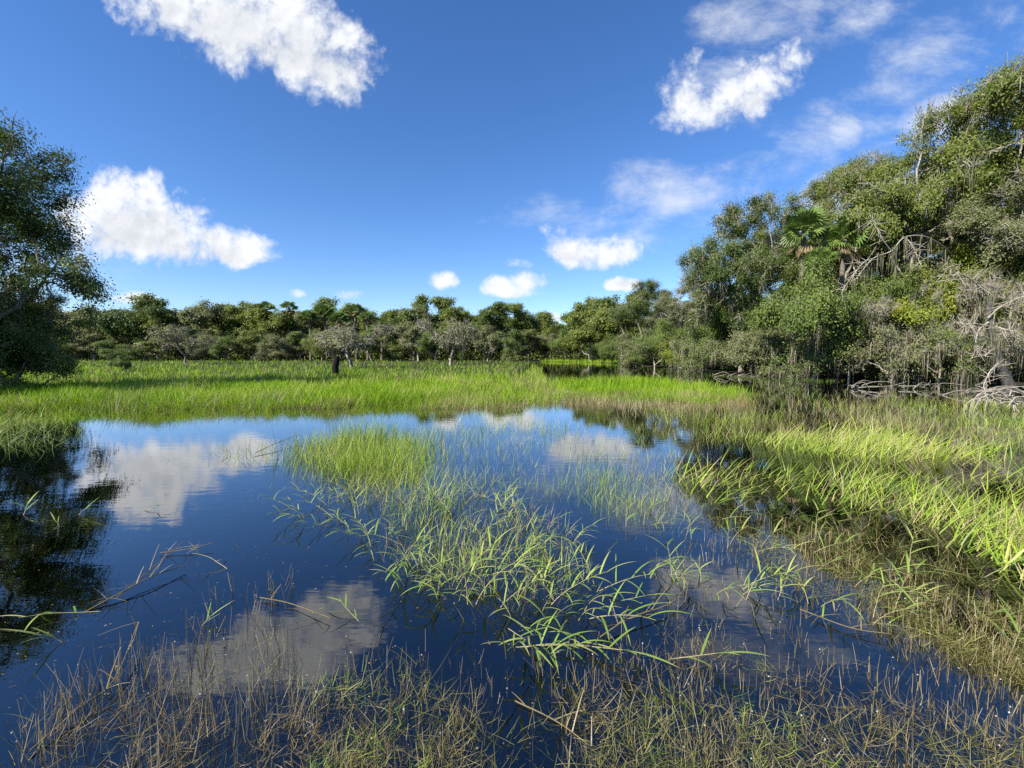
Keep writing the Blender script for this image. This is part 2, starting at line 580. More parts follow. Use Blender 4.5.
def bez(pts, n=12):
    """smooth curve through points (Catmull-Rom)"""
    P = np.asarray(pts, float)
    P = np.vstack([2 * P[0] - P[1], P, 2 * P[-1] - P[-2]])
    out = []
    for i in range(1, len(P) - 2):
        for t in np.linspace(0, 1, n, endpoint=False):
            a, b, c, d = P[i - 1], P[i], P[i + 1], P[i + 2]
            out.append(0.5 * (2 * b + (c - a) * t + (2 * a - 5 * b + 4 * c - d) * t * t + (3 * b - a - 3 * c + d) * t ** 3))
    out.append(P[-2])
    return np.array(out)


def vnoise(x, y, seed=0):
    """smooth value noise for patchiness"""
    def h(i, j):
        s = np.sin(i * 127.1 + j * 311.7 + seed * 74.7) * 43758.5453
        return s - np.floor(s)
    xi, yi = np.floor(x), np.floor(y)
    fx, fy = x - xi, y - yi
    fx, fy = fx * fx * (3 - 2 * fx), fy * fy * (3 - 2 * fy)
    return (h(xi, yi) * (1 - fx) + h(xi + 1, yi) * fx) * (1 - fy) + (h(xi, yi + 1) * (1 - fx) + h(xi + 1, yi + 1) * fx) * fy


def inpoly(x, y, poly):
    c = np.zeros(len(x), bool)
    n = len(poly)
    for i in range(n):
        x1, y1 = poly[i]
        x2, y2 = poly[(i + 1) % n]
        if y1 == y2:
            continue
        c ^= ((y1 > y) != (y2 > y)) & (x < (x2 - x1) * (y - y1) / (y2 - y1) + x1)
    return c


def ground_poly(pp):
    return [tuple(at(px, py)[:2]) for px, py in pp]


def scatter(pp, n, rng, patch=None, seed=0, power=0.0):
    """n points inside a ground region (its outline given by sight lines onto the water plane), denser towards the viewer's side
    just as perspective needs; patch = (scale, keep threshold) leaves gaps"""
    pp = np.array(pp, float)
    lo, hi = pp.min(0), pp.max(0)
    out = []
    tot = 0
    while tot < n:
        q = lo + rng.random((n * 2 + 50, 2)) * (hi - lo)
        q = q[inpoly(q[:, 0], q[:, 1], pp)]
        u, v = (q[:, 0] - 512) / F, (384 - q[:, 1]) / F
        d = np.stack([u, math.cos(PITCH) + v * math.sin(PITCH), v * math.cos(PITCH) - math.sin(PITCH)], 1)
        xy = (d * (-CAMH / d[:, 2])[:, None])[:, :2]
        if patch:
            sc, th, soft = patch
            nv = vnoise(xy[:, 0] / sc, xy[:, 1] / sc, seed) * 0.65 + vnoise(xy[:, 0] / sc * 2.7, xy[:, 1] / sc * 2.7, seed + 5) * 0.35
            xy = xy[rng.random(len(xy)) < np.clip((nv - th) / soft, 0, 1)]
        out.append(xy)
        tot += len(xy)
    return np.concatenate(out)[:n]


# ---------------------------------------------------------------- setting: ground and water
MEADOW = [(-420, 440), (-100, 424), (60, 411), (150, 413), (230, 410), (300, 411), (400, 407), (455, 404), (478, 396), (500, 384), (522, 372), (532, 362), (300, 360), (0, 360), (-420, 360)]
SPIT = [(552, 398), (640, 403), (700, 404), (742, 401), (735, 391), (690, 383), (640, 378.5), (590, 378), (556, 382), (545, 390)]
BANK = [(560, 361.5), (620, 364), (680, 371), (760, 376), (850, 378.5), (930, 380), (1024, 386), (1150, 394), (1500, 410)]
bank_xy = np.array([at(*p)[:2] for p in BANK])
meadow_xy = ground_poly(MEADOW)


def seg_dist(x, y, poly):
    best = np.full(x.shape, 1e9)
    n = len(poly)
    for i in range(n):
        a, b = np.array(poly[i]), np.array(poly[(i + 1) % n])
        ab = b - a
        t = np.clip(((x - a[0]) * ab[0] + (y - a[1]) * ab[1]) / (ab @ ab), 0, 1)
        best = np.minimum(best, np.hypot(x - a[0] - t * ab[0], y - a[1] - t * ab[1]))
    return best


LAND = [list(map(tuple, meadow_xy)),
        [(-400, 78), (30, 78), (30, 400), (-400, 400)],
        [tuple(p) for p in bank_xy] + [(400, bank_xy[-1][1]), (400, 400), (0, 400), (0, 90)],
        [(-400, 12), (-30, 12), (-26, 22), (-60, 100), (-400, 100)]]


def ground_z(x, y):
    sdf = np.full(x.shape, -1e9)
    for poly in LAND:
        d = seg_dist(x, y, poly)
        s = np.where(inpoly(x.ravel(), y.ravel(), poly).reshape(x.shape), d, -d)
        sdf = np.maximum(sdf, s)
    k = np.clip((sdf + 1.6) / 2.4, 0, 1)
    k = k * k * (3 - 2 * k)
    z = -0.62 + k * 0.70
    z += (vnoise(x / 3, y / 3, 3) - 0.5) * 0.10
    far = np.hypot(x, y)
    return z + np.clip((far - 110) / 300, 0, 1) * 0.5


rad = np.concatenate([[0.0], np.geomspace(0.6, 150, 120), np.geomspace(180, 3500, 16)])
ang = np.linspace(0, 2 * np.pi, 361)[:-1]
GX, GY = rad[:, None] * np.cos(ang)[None], rad[:, None] * np.sin(ang)[None]
GZ = ground_z(GX, GY)
b = Buf()
nr, na = GX.shape
ii, jj = np.meshgrid(np.arange(1, nr - 1), np.arange(na), indexing='ij')
Q = np.stack([ii * na + jj, (ii + 1) * na + jj, (ii + 1) * na + (jj + 1) % na, ii * na + (jj + 1) % na], -1).reshape(-1, 4)
V = np.stack([GX, GY, GZ], -1).reshape(-1, 3)
j = np.arange(na)
T = np.stack([np.zeros(na, int), na + j, na + (j + 1) % na], -1)
b.add(V, T, Q)
kind(link("ground", b.mesh("ground", MT['ground'], True)), 'structure')
b = Buf()
wr = np.array([0.0, 140.0])
an = np.linspace(0, 2 * np.pi, 97)[:-1]
b.add(np.vstack([[0, 0, 0], np.stack([140 * np.cos(an), 140 * np.sin(an), 0 * an], 1)]), [(0, 1 + i, 1 + (i + 1) % 96) for i in range(96)])
kind(link("water", b.mesh("water", MT['water'])), 'structure')

# ---------------------------------------------------------------- trees


def grow(rng, start, A, step, kill, jitter=0.15, iters=160, up=0.0):
    P = [np.array(p, float) for p in start]
    par = [-1] + list(range(len(start) - 1))
    A = np.array(A)
    nd_ = np.full(len(A), 1e9)
    ni = np.zeros(len(A), int)
    for i, p in enumerate(P):
        d = np.linalg.norm(A - p, axis=1)
        m = d < nd_
        nd_[m], ni[m] = d[m], i
    for _ in range(iters):
        if not len(A):
            break
        new = []
        for i in np.unique(ni):
            m = ni == i
            v = norm(A[m] - P[i]).sum(0)
            v = v / max(np.linalg.norm(v), 1e-6) + rng.normal(size=3) * jitter
            v[2] += up
            v = v / np.linalg.norm(v)
            q = P[i] + v * step
            new.append((i, q))
        base = len(P)
        for (i, q) in new:
            P.append(q)
            par.append(i)
        Nn = np.array([q for _, q in new])
        D = np.linalg.norm(A[:, None] - Nn[None], axis=2)
        jx = D.argmin(1)
        dm = D[np.arange(len(A)), jx]
        m = dm < nd_
        nd_[m], ni[m] = dm[m], base + jx[m]
        if not m.any():
            break
        keep = nd_ > kill
        # targets that no longer get nearer are dropped
        keep &= ~((~m) & (rng.random(len(A)) < 0.25))
        A, nd_, ni = A[keep], nd_[keep], ni[keep]
    return np.array(P), np.array(par)


def radii(P, par, rtip, rmax, ex=2.3):
    n = len(P)
    acc = np.zeros(n)
    has = np.zeros(n, bool)
    for i in range(n - 1, 0, -1):
        r = rtip if not has[i] else acc[i] ** (1 / ex)
        acc[i] = r ** ex
        acc[par[i]] += r ** ex
        has[par[i]] = True
    r = np.maximum(acc, rtip ** ex) ** (1 / ex)
    return np.minimum(r, rmax) if rmax else r


def lobes(rng, n, R_, zc, hz, lobe, nl, zmin=-0.3, gap=0.0, offset=(0, 0)):
    out = []
    cs = []
    for _ in range(nl):
        d = norm(rng.normal(size=3))
        while d[2] < zmin:
            d = norm(rng.normal(size=3))
        f = rng.uniform(0.45, 0.92)
        cs.append((np.array([d[0] * R_ * f + offset[0] * max(0, d[2]), d[1] * R_ * f + offset[1] * max(0, d[2]), zc + d[2] * hz * f]), R_ * rng.uniform(*lobe)))
    for c, r in cs:
        k = int(n / nl * (r / (R_ * np.mean(lobe))) ** 2) + 2
        p = norm(rng.normal(size=(k, 3))) * rng.random((k, 1)) ** (1 / 2.2) * r
        p[:, 2] *= 0.65
        out.append(c + p)
    return np.concatenate(out)


TREES = {}


def make_tree(key, seed, H, Rr, z0, natt, nl, lobe, nleaf, lsize, rtip, trunk_r, step, moss=0, sigma=0.45, zmin=-0.3, lean=(0, 0), ragged=0.0, twigs=0):
    rng = np.random.default_rng(seed)
    zc = (H + z0) / 2 - (H - z0) * 0.08
    hz = (H - z0) * 0.52
    A = lobes(rng, natt, Rr, zc, hz, lobe, nl, zmin, offset=lean)
    tr_h = max(z0 * 0.75, H * 0.12)
    nt_ = max(3, int(tr_h / step))
    wob = np.cumsum(rng.normal(size=(nt_, 2)) * step * 0.16, 0)
    st = [(wob[i, 0] - wob[0, 0], wob[i, 1] - wob[0, 1], -0.3 + tr_h * i / (nt_ - 1)) for i in range(nt_)]
    P, par = grow(rng, st, A, step, step * 1.15, 0.22)
    r = radii(P, par, rtip, None)
    r = r * min(1.0, trunk_r / r[0]) if r[0] > trunk_r else r
    r = np.maximum(r, rtip * 0.7)
    i = np.arange(1, len(P))
    tb = Buf()
    ra = np.minimum(r[par[i]], r[i] * 1.35)
    ra[:nt_ - 1] = r[par[i]][:nt_ - 1]
    ra[0] *= 1.5
    big = r[i] > rtip * 1.9
    tubes(tb, P[par[i]][big], P[i][big], ra[big], r[i][big], 7)
    tubes(tb, P[par[i]][~big], P[i][~big], ra[~big], r[i][~big], 3)
    if twigs:
        tip = np.where(r < rtip * 1.8)[0]
        tip = tip[tip >= nt_]
        o = rng.choice(tip, twigs)
        d = norm(rng.normal(size=(twigs, 3)) + norm(P[o] - np.array([0, 0, zc])) * 0.8)
        L = rng.uniform(0.3, 0.9, twigs)[:, None] * step * 2
        tubes(tb, P[o], P[o] + d * L, rtip * 0.7, rtip * 0.4, 3)
    tips = np.where(r < rtip * 2.2)[0]
    tips = tips[tips >= nt_]
    w = rng.random(len(tips)) ** (1 + ragged * 2)
    w[rng.random(len(tips)) < ragged * 0.45] = 0.02
    cnt = rng.multinomial(nleaf, w / w.sum())
    src = np.repeat(tips, cnt)
    L = P[src] + rng.normal(size=(len(src), 3)) * np.array([sigma, sigma, sigma * 0.6])
    cl = rng.random(len(P))
    tint = np.clip(0.45 * cl[src] + 0.55 * rng.random(len(src)), 0, 1)
    lb = Buf()
    away = norm(L - np.array([0, 0, zc - hz * .3])) * 0.55 + norm(L - P[src]) * 0.5
    leaves(lb, L, lsize * rng.uniform(0.6, 1.3, len(src)), rng, tint, 0.35, out=away)
    mb = None
    if moss:
        mb = Buf()
        cand = np.where((P[:, 2] < z0 + (H - z0) * 0.75) & (r < trunk_r * 0.5))[0]
        cand = cand[cand >= nt_]
        k = 9
        o = np.repeat(rng.choice(cand, moss // k), k)
        base = P[o] + rng.normal(size=(len(o), 3)) * np.array([0.12, 0.12, 0.08])
        strips(mb, base, rng.uniform(0.35, 1.5, len(o)) * np.repeat(rng.uniform(0.5, 1.3, moss // k), k), rng.uniform(0.025, 0.07, len(o)), np.pi * rng.uniform(0.8, 1.0, len(o)), np.pi * rng.uniform(0.97, 1.0, len(o)), rng.uniform(0, 6.28, len(o)), rng.random(len(o)), 3)
    TREES[key] = dict(H=max(P[:, 2].max(), np.percentile(L[:, 2], 99.5) if len(L) else 0), R=np.percentile(np.abs(L[:, :2]), 98) if len(L) else Rr, trunk=tb, crown=lb, moss=mb, meshes={})


def get_mesh(key, part, mat):
    d = TREES[key]
    k = (part, mat)
    if k not in d['meshes']:
        d['meshes'][k] = d[part].mesh(part, MT[mat], part == 'trunk')
    return d['meshes'][k]


def plant(key, name, cat, label, px, top, dist, hw, rz=0.0, leaf='oak', bark='bark', group=None, base=0.0, moss='moss'):
    """a tree standing at a forward distance under a picture column, its height and breadth fitted"""
    d = TREES[key]
    h = z_at(top, dist) - base
    sz = h / d['H']
    sx = hw / F * dist / d['R']
    o = thing(name, label, cat, (at_d(px, dist), dist, base), rz, group, (sx, sx, sz))
    link('trunk', get_mesh(key, 'trunk', bark), o)
    if d['crown'].n:
        link('crown', get_mesh(key, 'crown', leaf), o)
    if d['moss'] is not None:
        kind(link('hanging_moss', get_mesh(key, 'moss', moss), o), 'stuff')
    return o


#          key      seed  H   R   z0  natt nl  lobe          nleaf  lsz   rtip  trunk step
make_tree('far_a', 11, 12, 6.5, 1.2, 300, 16, (.28, .44), 22000, .40, .035, .40, .55, 300, .50, -0.9)
make_tree('far_b', 12, 12, 6.0, 1.0, 300, 15, (.30, .46), 22000, .40, .035, .40, .55, 500, .50, -0.95)
make_tree('far_c', 13, 13, 5.0, 1.4, 280, 15, (.32, .46), 19000, .40, .035, .35, .55, 300, .5, -0.9, ragged=.3)
make_tree('far_d', 14, 13, 4.6, 4.0, 200, 11, (.26, .42), 11000, .40, .040, .30, .55, 200, .5, -0.5, ragged=.6)
make_tree('tall_a', 21, 17, 6.5, 3.0, 600, 26, (.20, .36), 72000, .16, .026, .55, .5, 700, .37, -0.65, (2, 0), ragged=.75, twigs=2600)
make_tree('tall_b', 22, 18, 6.0, 5.0, 500, 20, (.20, .34), 58000, .16, .026, .50, .5, 600, .37, -0.5, (-1.5, 1), ragged=.95, twigs=2600)
make_tree('tall_c', 23, 16, 7.0, 1.5, 640, 30, (.22, .36), 82000, .16, .026, .60, .5, 900, .38, -0.85, (0, 0), ragged=.7, twigs=2600)
make_tree('big', 34, 20, 9.0, 0.5, 900, 44, (.24, .38), 130000, .18, .030, .70, .5, 500, .46, -0.9, (0, 0), ragged=.5, twigs=1200)
make_tree('bush_a', 41, 5, 3.0, .9, 300, 16, (.30, .45), 30000, .135, .016, .12, .32, 160, .30, -0.65, ragged=.3, twigs=700)
make_tree('bush_b', 42, 4.5, 3.2, .3, 280, 14, (.28, .45), 15000, .17, .016, .12, .32, 200, .28, -0.9, ragged=.5, twigs=1200)
make_tree('thin_a', 43, 5, 3.2, .6, 300, 14, (.26, .45), 5200, .24, .022, .16, .30, 260, .30, -0.7, ragged=.4, twigs=1100)
make_tree('thin_b', 44, 6, 2.6, 1.0, 260, 13, (.26, .45), 5600, .26, .024, .16, .32, 200, .30, -0.7, ragged=.4, twigs=900)
make_tree('bare_a', 45, 5, 3.2, .5, 420, 14, (.28, .45), 9000, .16, .014, .16, .26, 120, .3, -0.7, twigs=1300)
make_tree('bare_b', 46, 4, 3.4, .3, 420, 14, (.28, .45), 8000, .16, .014, .14, .26, 950, .3, -0.9, twigs=1800)
make_tree('bush_low', 49, 5, 3.2, .0, 320, 18, (.30, .45), 30000, .14, .016, .12, .32, 60, .30, -0.98, ragged=.1, twigs=300)
make_tree('comb', 48, 5, 3.2, .6, 420, 12, (.26, .42), 1600, .15, .013, .16, .26, 400, .3, -0.6, twigs=5000)
make_tree('wisp', 47, 5, 3.0, 1.0, 300, 10, (.26, .42), 1500, .22, .022, .18, .30, 160, .34, -0.4, ragged=.4, twigs=1500)


# ---------------------------------------------------------------- palms
def fan(buf, rng, tipdir, L, dead=False):
    """a fan frond: a stalk and folded leaflets spread round its end"""
    d = norm(np.array(tipdir, float))
    droop = np.array([0, 0, -0.35 if not dead else -0.15])
    side = norm(np.cross(d, [0.02, 0.01, 1.0]))
    upv = np.cross(side, d)
    roll = rng.uniform(-1.2, 1.2)
    side, upv = side * math.cos(roll) + upv * math.sin(roll), upv * math.cos(roll) - side * math.sin(roll)
    hub = d * L * 0.55
    polyline(buf, [np.zeros(3), d * L * 0.3 + upv * 0.02, hub], 0.022, 0.014, 4, 0.6)
    n = 16
    V, T, tt = [], [], []
    for i in range(n):
        a = (i / (n - 1) - 0.5) * R(230 if not dead else 110)
        dr = d * math.cos(a) + side * math.sin(a)
        ll = L * 0.62 * (0.75 + 0.25 * math.cos(a)) * rng.uniform(.9, 1.1)
        w = ll * 0.075
        sd_ = norm(np.cross(dr, upv))
        m = hub + dr * ll * 0.55 + upv * 0.03
        tip = hub + dr * ll + droop * ll * 0.5
        k = len(V)
        V += [hub, m - sd_ * w, m + sd_ * w, tip]
        T += [(k, k + 1, k + 2), (k + 1, k + 3, k + 2)]
        tt += [rng.uniform(.2, .8)] * 4
    buf.add(V, T, None, np.array(tt))


def make_palm(key, seed, H, L=1.5, nf=26, skirt=22):
    rng = np.random.default_rng(seed)
    tb = Buf()
    polyline(tb, bez([(0, 0, -0.3), (0.1, 0.05, H * .4), (0.05, -0.05, H * 0.8), (0, 0, H)], 6), 0.21, 0.17, 8)
    cb, sb = Buf(), Buf()
    for i in range(nf):
        el = math.asin(rng.uniform(-0.45, 1.0))
        az = i * 2.39996 + rng.uniform(-.3, .3)
        s = Buf()
        fan(s, rng, (math.cos(el) * math.cos(az), math.cos(el) * math.sin(az), math.sin(el)), L * rng.uniform(.85, 1.15))
        v = np.concatenate(s.v) + [0, 0, H + 0.1]
        cb.add(v, np.concatenate(s.t), np.concatenate(s.q), np.concatenate(s.a))
    for i in range(skirt):
        el = R(rng.uniform(-85, -35))
        az = i * 2.39996 + rng.uniform(-.3, .3)
        s = Buf()
        fan(s, rng, (math.cos(el) * math.cos(az), math.cos(el) * math.sin(az), math.sin(el)), L * rng.uniform(.7, 1.0), True)
        v = np.concatenate(s.v) + [0, 0, H - 0.15]
        sb.add(v, np.concatenate(s.t), np.concatenate(s.q), np.concatenate(s.a))
    TREES[key] = dict(H=H + L * 0.8, R=L, trunk=tb, crown=cb, moss=sb, meshes={})


make_palm('palm_a', 51, 10.5, 1.35)
make_palm('palm_b', 52, 9.0, 1.55, 44, 5)


def palm(key, label, px, top, dist, rz, size=1.0, group=None):
    d = TREES[key]
    h = z_at(top, dist)
    o = thing('cabbage_palm', label, 'palm tree', (at_d(px, dist), dist, 0), rz, group, (size, size, h / d['H']))
    link('trunk', get_mesh(key, 'trunk', 'palmtrunk'), o)
    link('crown', get_mesh(key, 'crown', 'palm'), o)
    link('dead_fronds', get_mesh(key, 'moss', 'deadpalm'), o)
    return o


random.seed(5)
rr = lambda: random.uniform(0, 6.28)
FG = 'trees along the far edge of the meadow'
# (shape, column, top row, distance, half breadth, leaf, label)
FAR = [
    ('far_b', -130, 318, 100, 36, 'oak', 'dark green oak far out beside the big shady tree'),
    ('far_a', -70, 310, 98, 38, 'oakdark', 'dark green oak hidden behind the trunk of the big shady tree'),
    ('far_a', -10, 312, 98, 36, 'oak', 'dark green oak behind the lowest limbs of the big shady tree'),
    ('far_c', 40, 309, 98, 28, 'oakdark', 'dark oak showing just beside the big shady tree'),
    ('far_b', 72, 309, 100, 26, 'oak', 'second dark oak away from the big shady tree'),
    ('far_b', 104, 308, 96, 30, 'greyleaf', 'pale grey green oak next to the tallest dark round oak'),
    ('far_a', 146, 295, 95, 30, 'oakdark', 'tallest dark round oak of the far meadow edge'),
    ('far_c', 184, 306, 100, 24, 'oak', 'mid green oak behind the leaning bare willow bush'),
    ('far_b', 214, 303, 98, 29, 'greyleaf', 'greyish broad oak past the leaning bare willow bush'),
    ('far_a', 247, 304, 102, 25, 'oak', 'round green oak before the first lone palm head'),
    ('far_c', 276, 308, 97, 24, 'oak', 'rounded green oak between the two lone palm heads'),
    ('far_b', 306, 311, 104, 25, 'greyleaf', 'grey oak where the palm cluster begins'),
    ('far_a', 332, 300, 108, 24, 'oak', 'tall green oak rising behind the palm cluster'),
    ('far_d', 352, 306, 106, 18, 'oak', 'thin green oak behind the palm cluster'),
    ('far_c', 384, 309, 104, 24, 'oak', 'green oak where the palm cluster ends'),
    ('far_b', 412, 309, 100, 26, 'greyleaf', 'olive grey oak before the tall feathery tree'),
    ('far_d', 440, 297, 104, 22, 'oak', 'tall feathery tree standing above the middle of the treeline'),
    ('far_a', 462, 308, 98, 24, 'oak', 'bushy oak just past the tall feathery tree'),
    ('far_c', 490, 304, 100, 22, 'oakdark', 'narrow dark oak near the pond channel'),
    ('far_d', 514, 303, 104, 17, 'oak', 'open crowned thin tree near the pond channel'),
    ('far_b', 532, 312, 106, 20, 'oak', 'low green oak beside the dip in the treeline'),
    ('far_a', 556, 322, 112, 22, 'oak', 'lowest oak, in the dip of the treeline'),
]
for (k, px, top, d, hw, leaf, lab) in FAR:
    plant(k, 'oak_tree', 'tree', lab, px, top, d, hw, rr(), leaf, 'bark', FG)
# a second row closes the gaps between the first row's trunks
for i, (px, top) in enumerate([(-100, 322), (-30, 320), (20, 318), (58, 318), (88, 316), (124, 312), (165, 312), (198, 314), (230, 313), (262, 314), (290, 318), (320, 316), (346, 316), (368, 317), (398, 317), (426, 316), (450, 316), (476, 316), (502, 318), (520, 320), (544, 326), (572, 326), (600, 310)]):
    plant(['far_a', 'far_b', 'far_c'][i % 3], 'oak_tree', 'tree', 'dim oak in the second row behind the far treeline, only its crown showing', px, top, 122 + (i * 7) % 11, 34, rr(), 'oak', 'bark', 'second row of the far treeline')

for (px, top, d, lab) in [(268, 303, 97, 'first lone cabbage palm head, low and half buried in the oaks'), (291, 302, 96, 'second lone cabbage palm head standing clear on the skyline'),
                          (311, 312, 95, 'cabbage palm with tan dead skirt at the start of the palm cluster'), (327, 306, 97, 'cabbage palm topping the palm cluster on its near end'),
                          (341, 313, 94, 'cabbage palm with the longest dead skirt in the palm cluster'), (357, 305, 97, 'highest cabbage palm head of the palm cluster'),
                          (368, 313, 95, 'cabbage palm closing the palm cluster'), (382, 322, 94, 'short cabbage palm just past the palm cluster'),
                          (414, 311, 96, 'cabbage palm alone before the tall feathery tree'), (400, 318, 98, 'cabbage palm half hidden between the cluster and the feathery tree')]:
    palm(random.choice(['palm_a', 'palm_b']), lab, px, top, d, rr(), 1.5, 'palms on the far meadow edge')

# tangled undergrowth in the dark of the far wood
rng = np.random.default_rng(606)
b = Buf()
n = 60000
y_ = rng.uniform(96, 142, n)
x_ = at_d(rng.uniform(-260, 640, n), y_)
hgt = 1.6 + 3.2 * vnoise(x_ / 4, y_ / 4, 8)
leaves(b, np.column_stack([x_, y_, hgt * rng.random(n)]), rng.uniform(.35, .75, n), rng, rng.random(n), .4, .6)
kind(link('undergrowth', b.mesh('undergrowth', MT['oak'])), 'stuff')
b = Buf()
n = 120000
t_ = rng.random(n) ** .8 * (len(bank_xy) - 1.75)
i_ = t_.astype(int)
p_ = bank_xy[i_] + (bank_xy[i_ + 1] - bank_xy[i_]) * (t_ - i_)[:, None]
back = rng.uniform(6, 34, n)
x_, y_ = p_[:, 0] + back * .45, p_[:, 1] + back * .9
hgt = 1.6 + back * .05 + (2.0 + back * .14) * vnoise(x_ / 3, y_ / 3, 9)
leaves(b, np.column_stack([x_, y_, hgt * rng.random(n)]), rng.uniform(.2, .5, n), rng, rng.random(n), .4, .6)
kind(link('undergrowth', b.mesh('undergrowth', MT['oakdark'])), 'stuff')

# grey scrub along the foot of the far treeline
SC = [(62, 336, 88), (95, 334, 90), (118, 340, 86), (160, 338, 90), (205, 333, 88), (228, 336, 86), (252, 331, 88), (276, 335, 86), (300, 332, 88), (322, 330, 84), (345, 331, 86), (372, 328, 84), (394, 333, 86), (418, 326, 84), (436, 330, 82), (462, 328, 84), (488, 326, 84), (508, 330, 84), (528, 330, 88), (548, 334, 92), (566, 330, 88)]
ORD = 'first second third fourth fifth sixth seventh eighth ninth tenth eleventh twelfth thirteenth fourteenth fifteenth sixteenth seventeenth eighteenth nineteenth twentieth twenty-first'.split()
for i, (px, top, d) in enumerate(SC):
    plant(['bush_a', 'thin_b', 'bush_b', 'thin_b', 'bush_a'][i % 5], 'scrub_bush', 'bush', ORD[i] + ' low scrub bush along the far treeline foot, counted from the big shady oak', px, top, d, 17, rr(), ['oak', 'greyleaf', 'bushleaf'][i % 3], 'pale', 'low scrub at the foot of the far treeline', 0, 'brownmoss')

# ---- the wooded bank on the right, from far to near
RG = 'oaks on the wooded bank'
RB = [
    ('tall_a', 1046, 78, 33, 70, 'oak', 'high oak crown just outside the end of the tall bank trees'),
    ('far_a', 590, 300, 80, 26, 'oak', 'round green oak at the far end of the wooded bank'),
    ('far_c', 622, 291, 72, 28, 'oak', 'second oak from the far end of the wooded bank'),
    ('tall_c', 652, 284, 62, 36, 'oakdark', 'dark spreading oak before the bank turns tall'),
    ('tall_a', 690, 280, 52, 38, 'greyleaf', 'olive grey oak below the first tall oak of the bank'),
    ('tall_c', 742, 192, 38, 62, 'oakdark', 'first tall dark oak of the wooded bank, its top at an open patch of sky'),
    ('tall_a', 790, 186, 42, 50, 'oak', 'thin airy oak behind the bank palms, sky showing through'),
    ('tall_b', 832, 162, 36, 50, 'oak', 'airy light green oak just past the bank palms'),
    ('tall_c', 892, 130, 33, 72, 'oak', 'broad dense green oak in the middle of the tall bank trees'),
    ('tall_a', 940, 150, 36, 62, 'oakdark', 'dark shaded oak filling the gap under the tallest tree'),
    ('tall_b', 984, 68, 31, 84, 'oak', 'tallest oak of the wooded bank, open ragged crown against the cloud'),
    ('tall_c', 1075, 120, 29, 90, 'oak', 'wide oak at the end of the bank, partly outside the picture'),
    ('tall_a', 985, 175, 29, 66, 'greyleaf', 'grey green mossy oak under the tallest oak'),
    ('tall_c', 780, 258, 38, 52, 'oak', 'low green oak behind the grey dead brush of the bank'),
]
for (k, px, top, d, hw, leaf, lab) in RB:
    plant(k, 'oak_tree', 'tree', lab, px, top, d, hw, rr(), leaf, 'pale', RG)
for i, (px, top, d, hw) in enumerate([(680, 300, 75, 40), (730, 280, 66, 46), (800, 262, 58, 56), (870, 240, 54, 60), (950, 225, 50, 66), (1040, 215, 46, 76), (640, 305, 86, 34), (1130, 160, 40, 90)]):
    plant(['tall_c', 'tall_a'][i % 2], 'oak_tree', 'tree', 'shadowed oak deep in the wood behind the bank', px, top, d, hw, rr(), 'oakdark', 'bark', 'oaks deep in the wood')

palm('palm_b', 'cabbage palm with stiff green fans sticking out of the bank oaks', 797, 214, 31.6, 1.1, .9, 'palms on the wooded bank')
palm('palm_b', 'lighter cabbage palm beside the airy bank oak', 838, 220, 31.2, 2.9, .9, 'palms on the wooded bank')
palm('palm_a', 'lower cabbage palm with brown fans under the other bank palms', 816, 250, 30.2, 4.2, .8, 'palms on the wooded bank')

BU = [
    ('bush_a', 612, 334, 66, 18, 'bushleaf', 'small green bush at the far water edge of the bank'),
    ('bush_b', 640, 330, 58, 22, 'greyleaf', 'grey green bush where the bank bends'),
    ('bush_a', 664, 322, 50, 24, 'bushleaf', 'green bush beside the yellowish bank bush'),
    ('bush_b', 682, 338, 44, 22, 'yellowleaf', 'low yellowish bush at the foot of the olive oak'),
    ('bush_a', 706, 312, 42, 28, 'bushleaf', 'dense green bush below the first tall oak'),
    ('bush_a', 742, 300, 38, 36, 'bushleaf', 'large green bush in front of the first tall oak trunk'),
    ('bush_b', 775, 312, 34, 32, 'greyleaf', 'greyish bush below the bank palms'),
    ('bush_a', 812, 262, 28.6, 46, 'bushleaf', 'leafy green bush right under the bank palms'),
    ('bush_a', 868, 276, 31, 38, 'bushleaf', 'green bush under the bleached arching branch'),
    ('bush_a', 940, 250, 30, 40, 'yellowleaf', 'bright yellow green bush beside the bleached arching branch'),
    ('bush_b', 906, 300, 28, 34, 'yellowleaf', 'yellowing bush above the tan hanging vines'),
    ('bush_a', 1010, 268, 29, 42, 'oakdark', 'dark bush behind the hollow trunk'),
    ('bush_a', 1070, 280, 27, 46, 'bushleaf', 'bush outside the picture edge past the hollow trunk'),
]
for (k, px, top, d, hw, leaf, lab) in BU:
    plant(k, 'bank_bush', 'bush', lab, px, top, d, hw, rr(), leaf, 'bark', 'bushes of the wooded bank', 0, 'moss')
BARE = [
    ('bare_b', 700, 338, 37, 30, 'grey bare brush at the foot of the first tall oak'),
    ('bare_a', 752, 330, 34, 32, 'leafless grey bush in front of the large green bush'),
    ('bare_b', 800, 336, 30, 34, 'bare twiggy brush at the water edge below the bank palms'),
    ('comb', 850, 302, 29, 44, 'big silvery dead bush with combed drooping twigs'),
    ('bare_b', 892, 322, 27, 42, 'dead brush hung with tan dry vines over the dark water'),
    ('bare_b', 940, 330, 26.5, 40, 'tan dead brush beside the hollow trunk'),
    ('comb', 945, 280, 28, 44, 'grey dead bush with long level twigs below the yellow green bush'),
    ('comb', 1010, 282, 26, 40, 'grey bare bush around the top of the hollow trunk'),
    ('bare_b', 1075, 320, 25, 50, 'bare brush past the hollow trunk at the picture edge'),
    ('bare_a', 655, 340, 48, 20, 'small bare bush where the bank bends'),
]
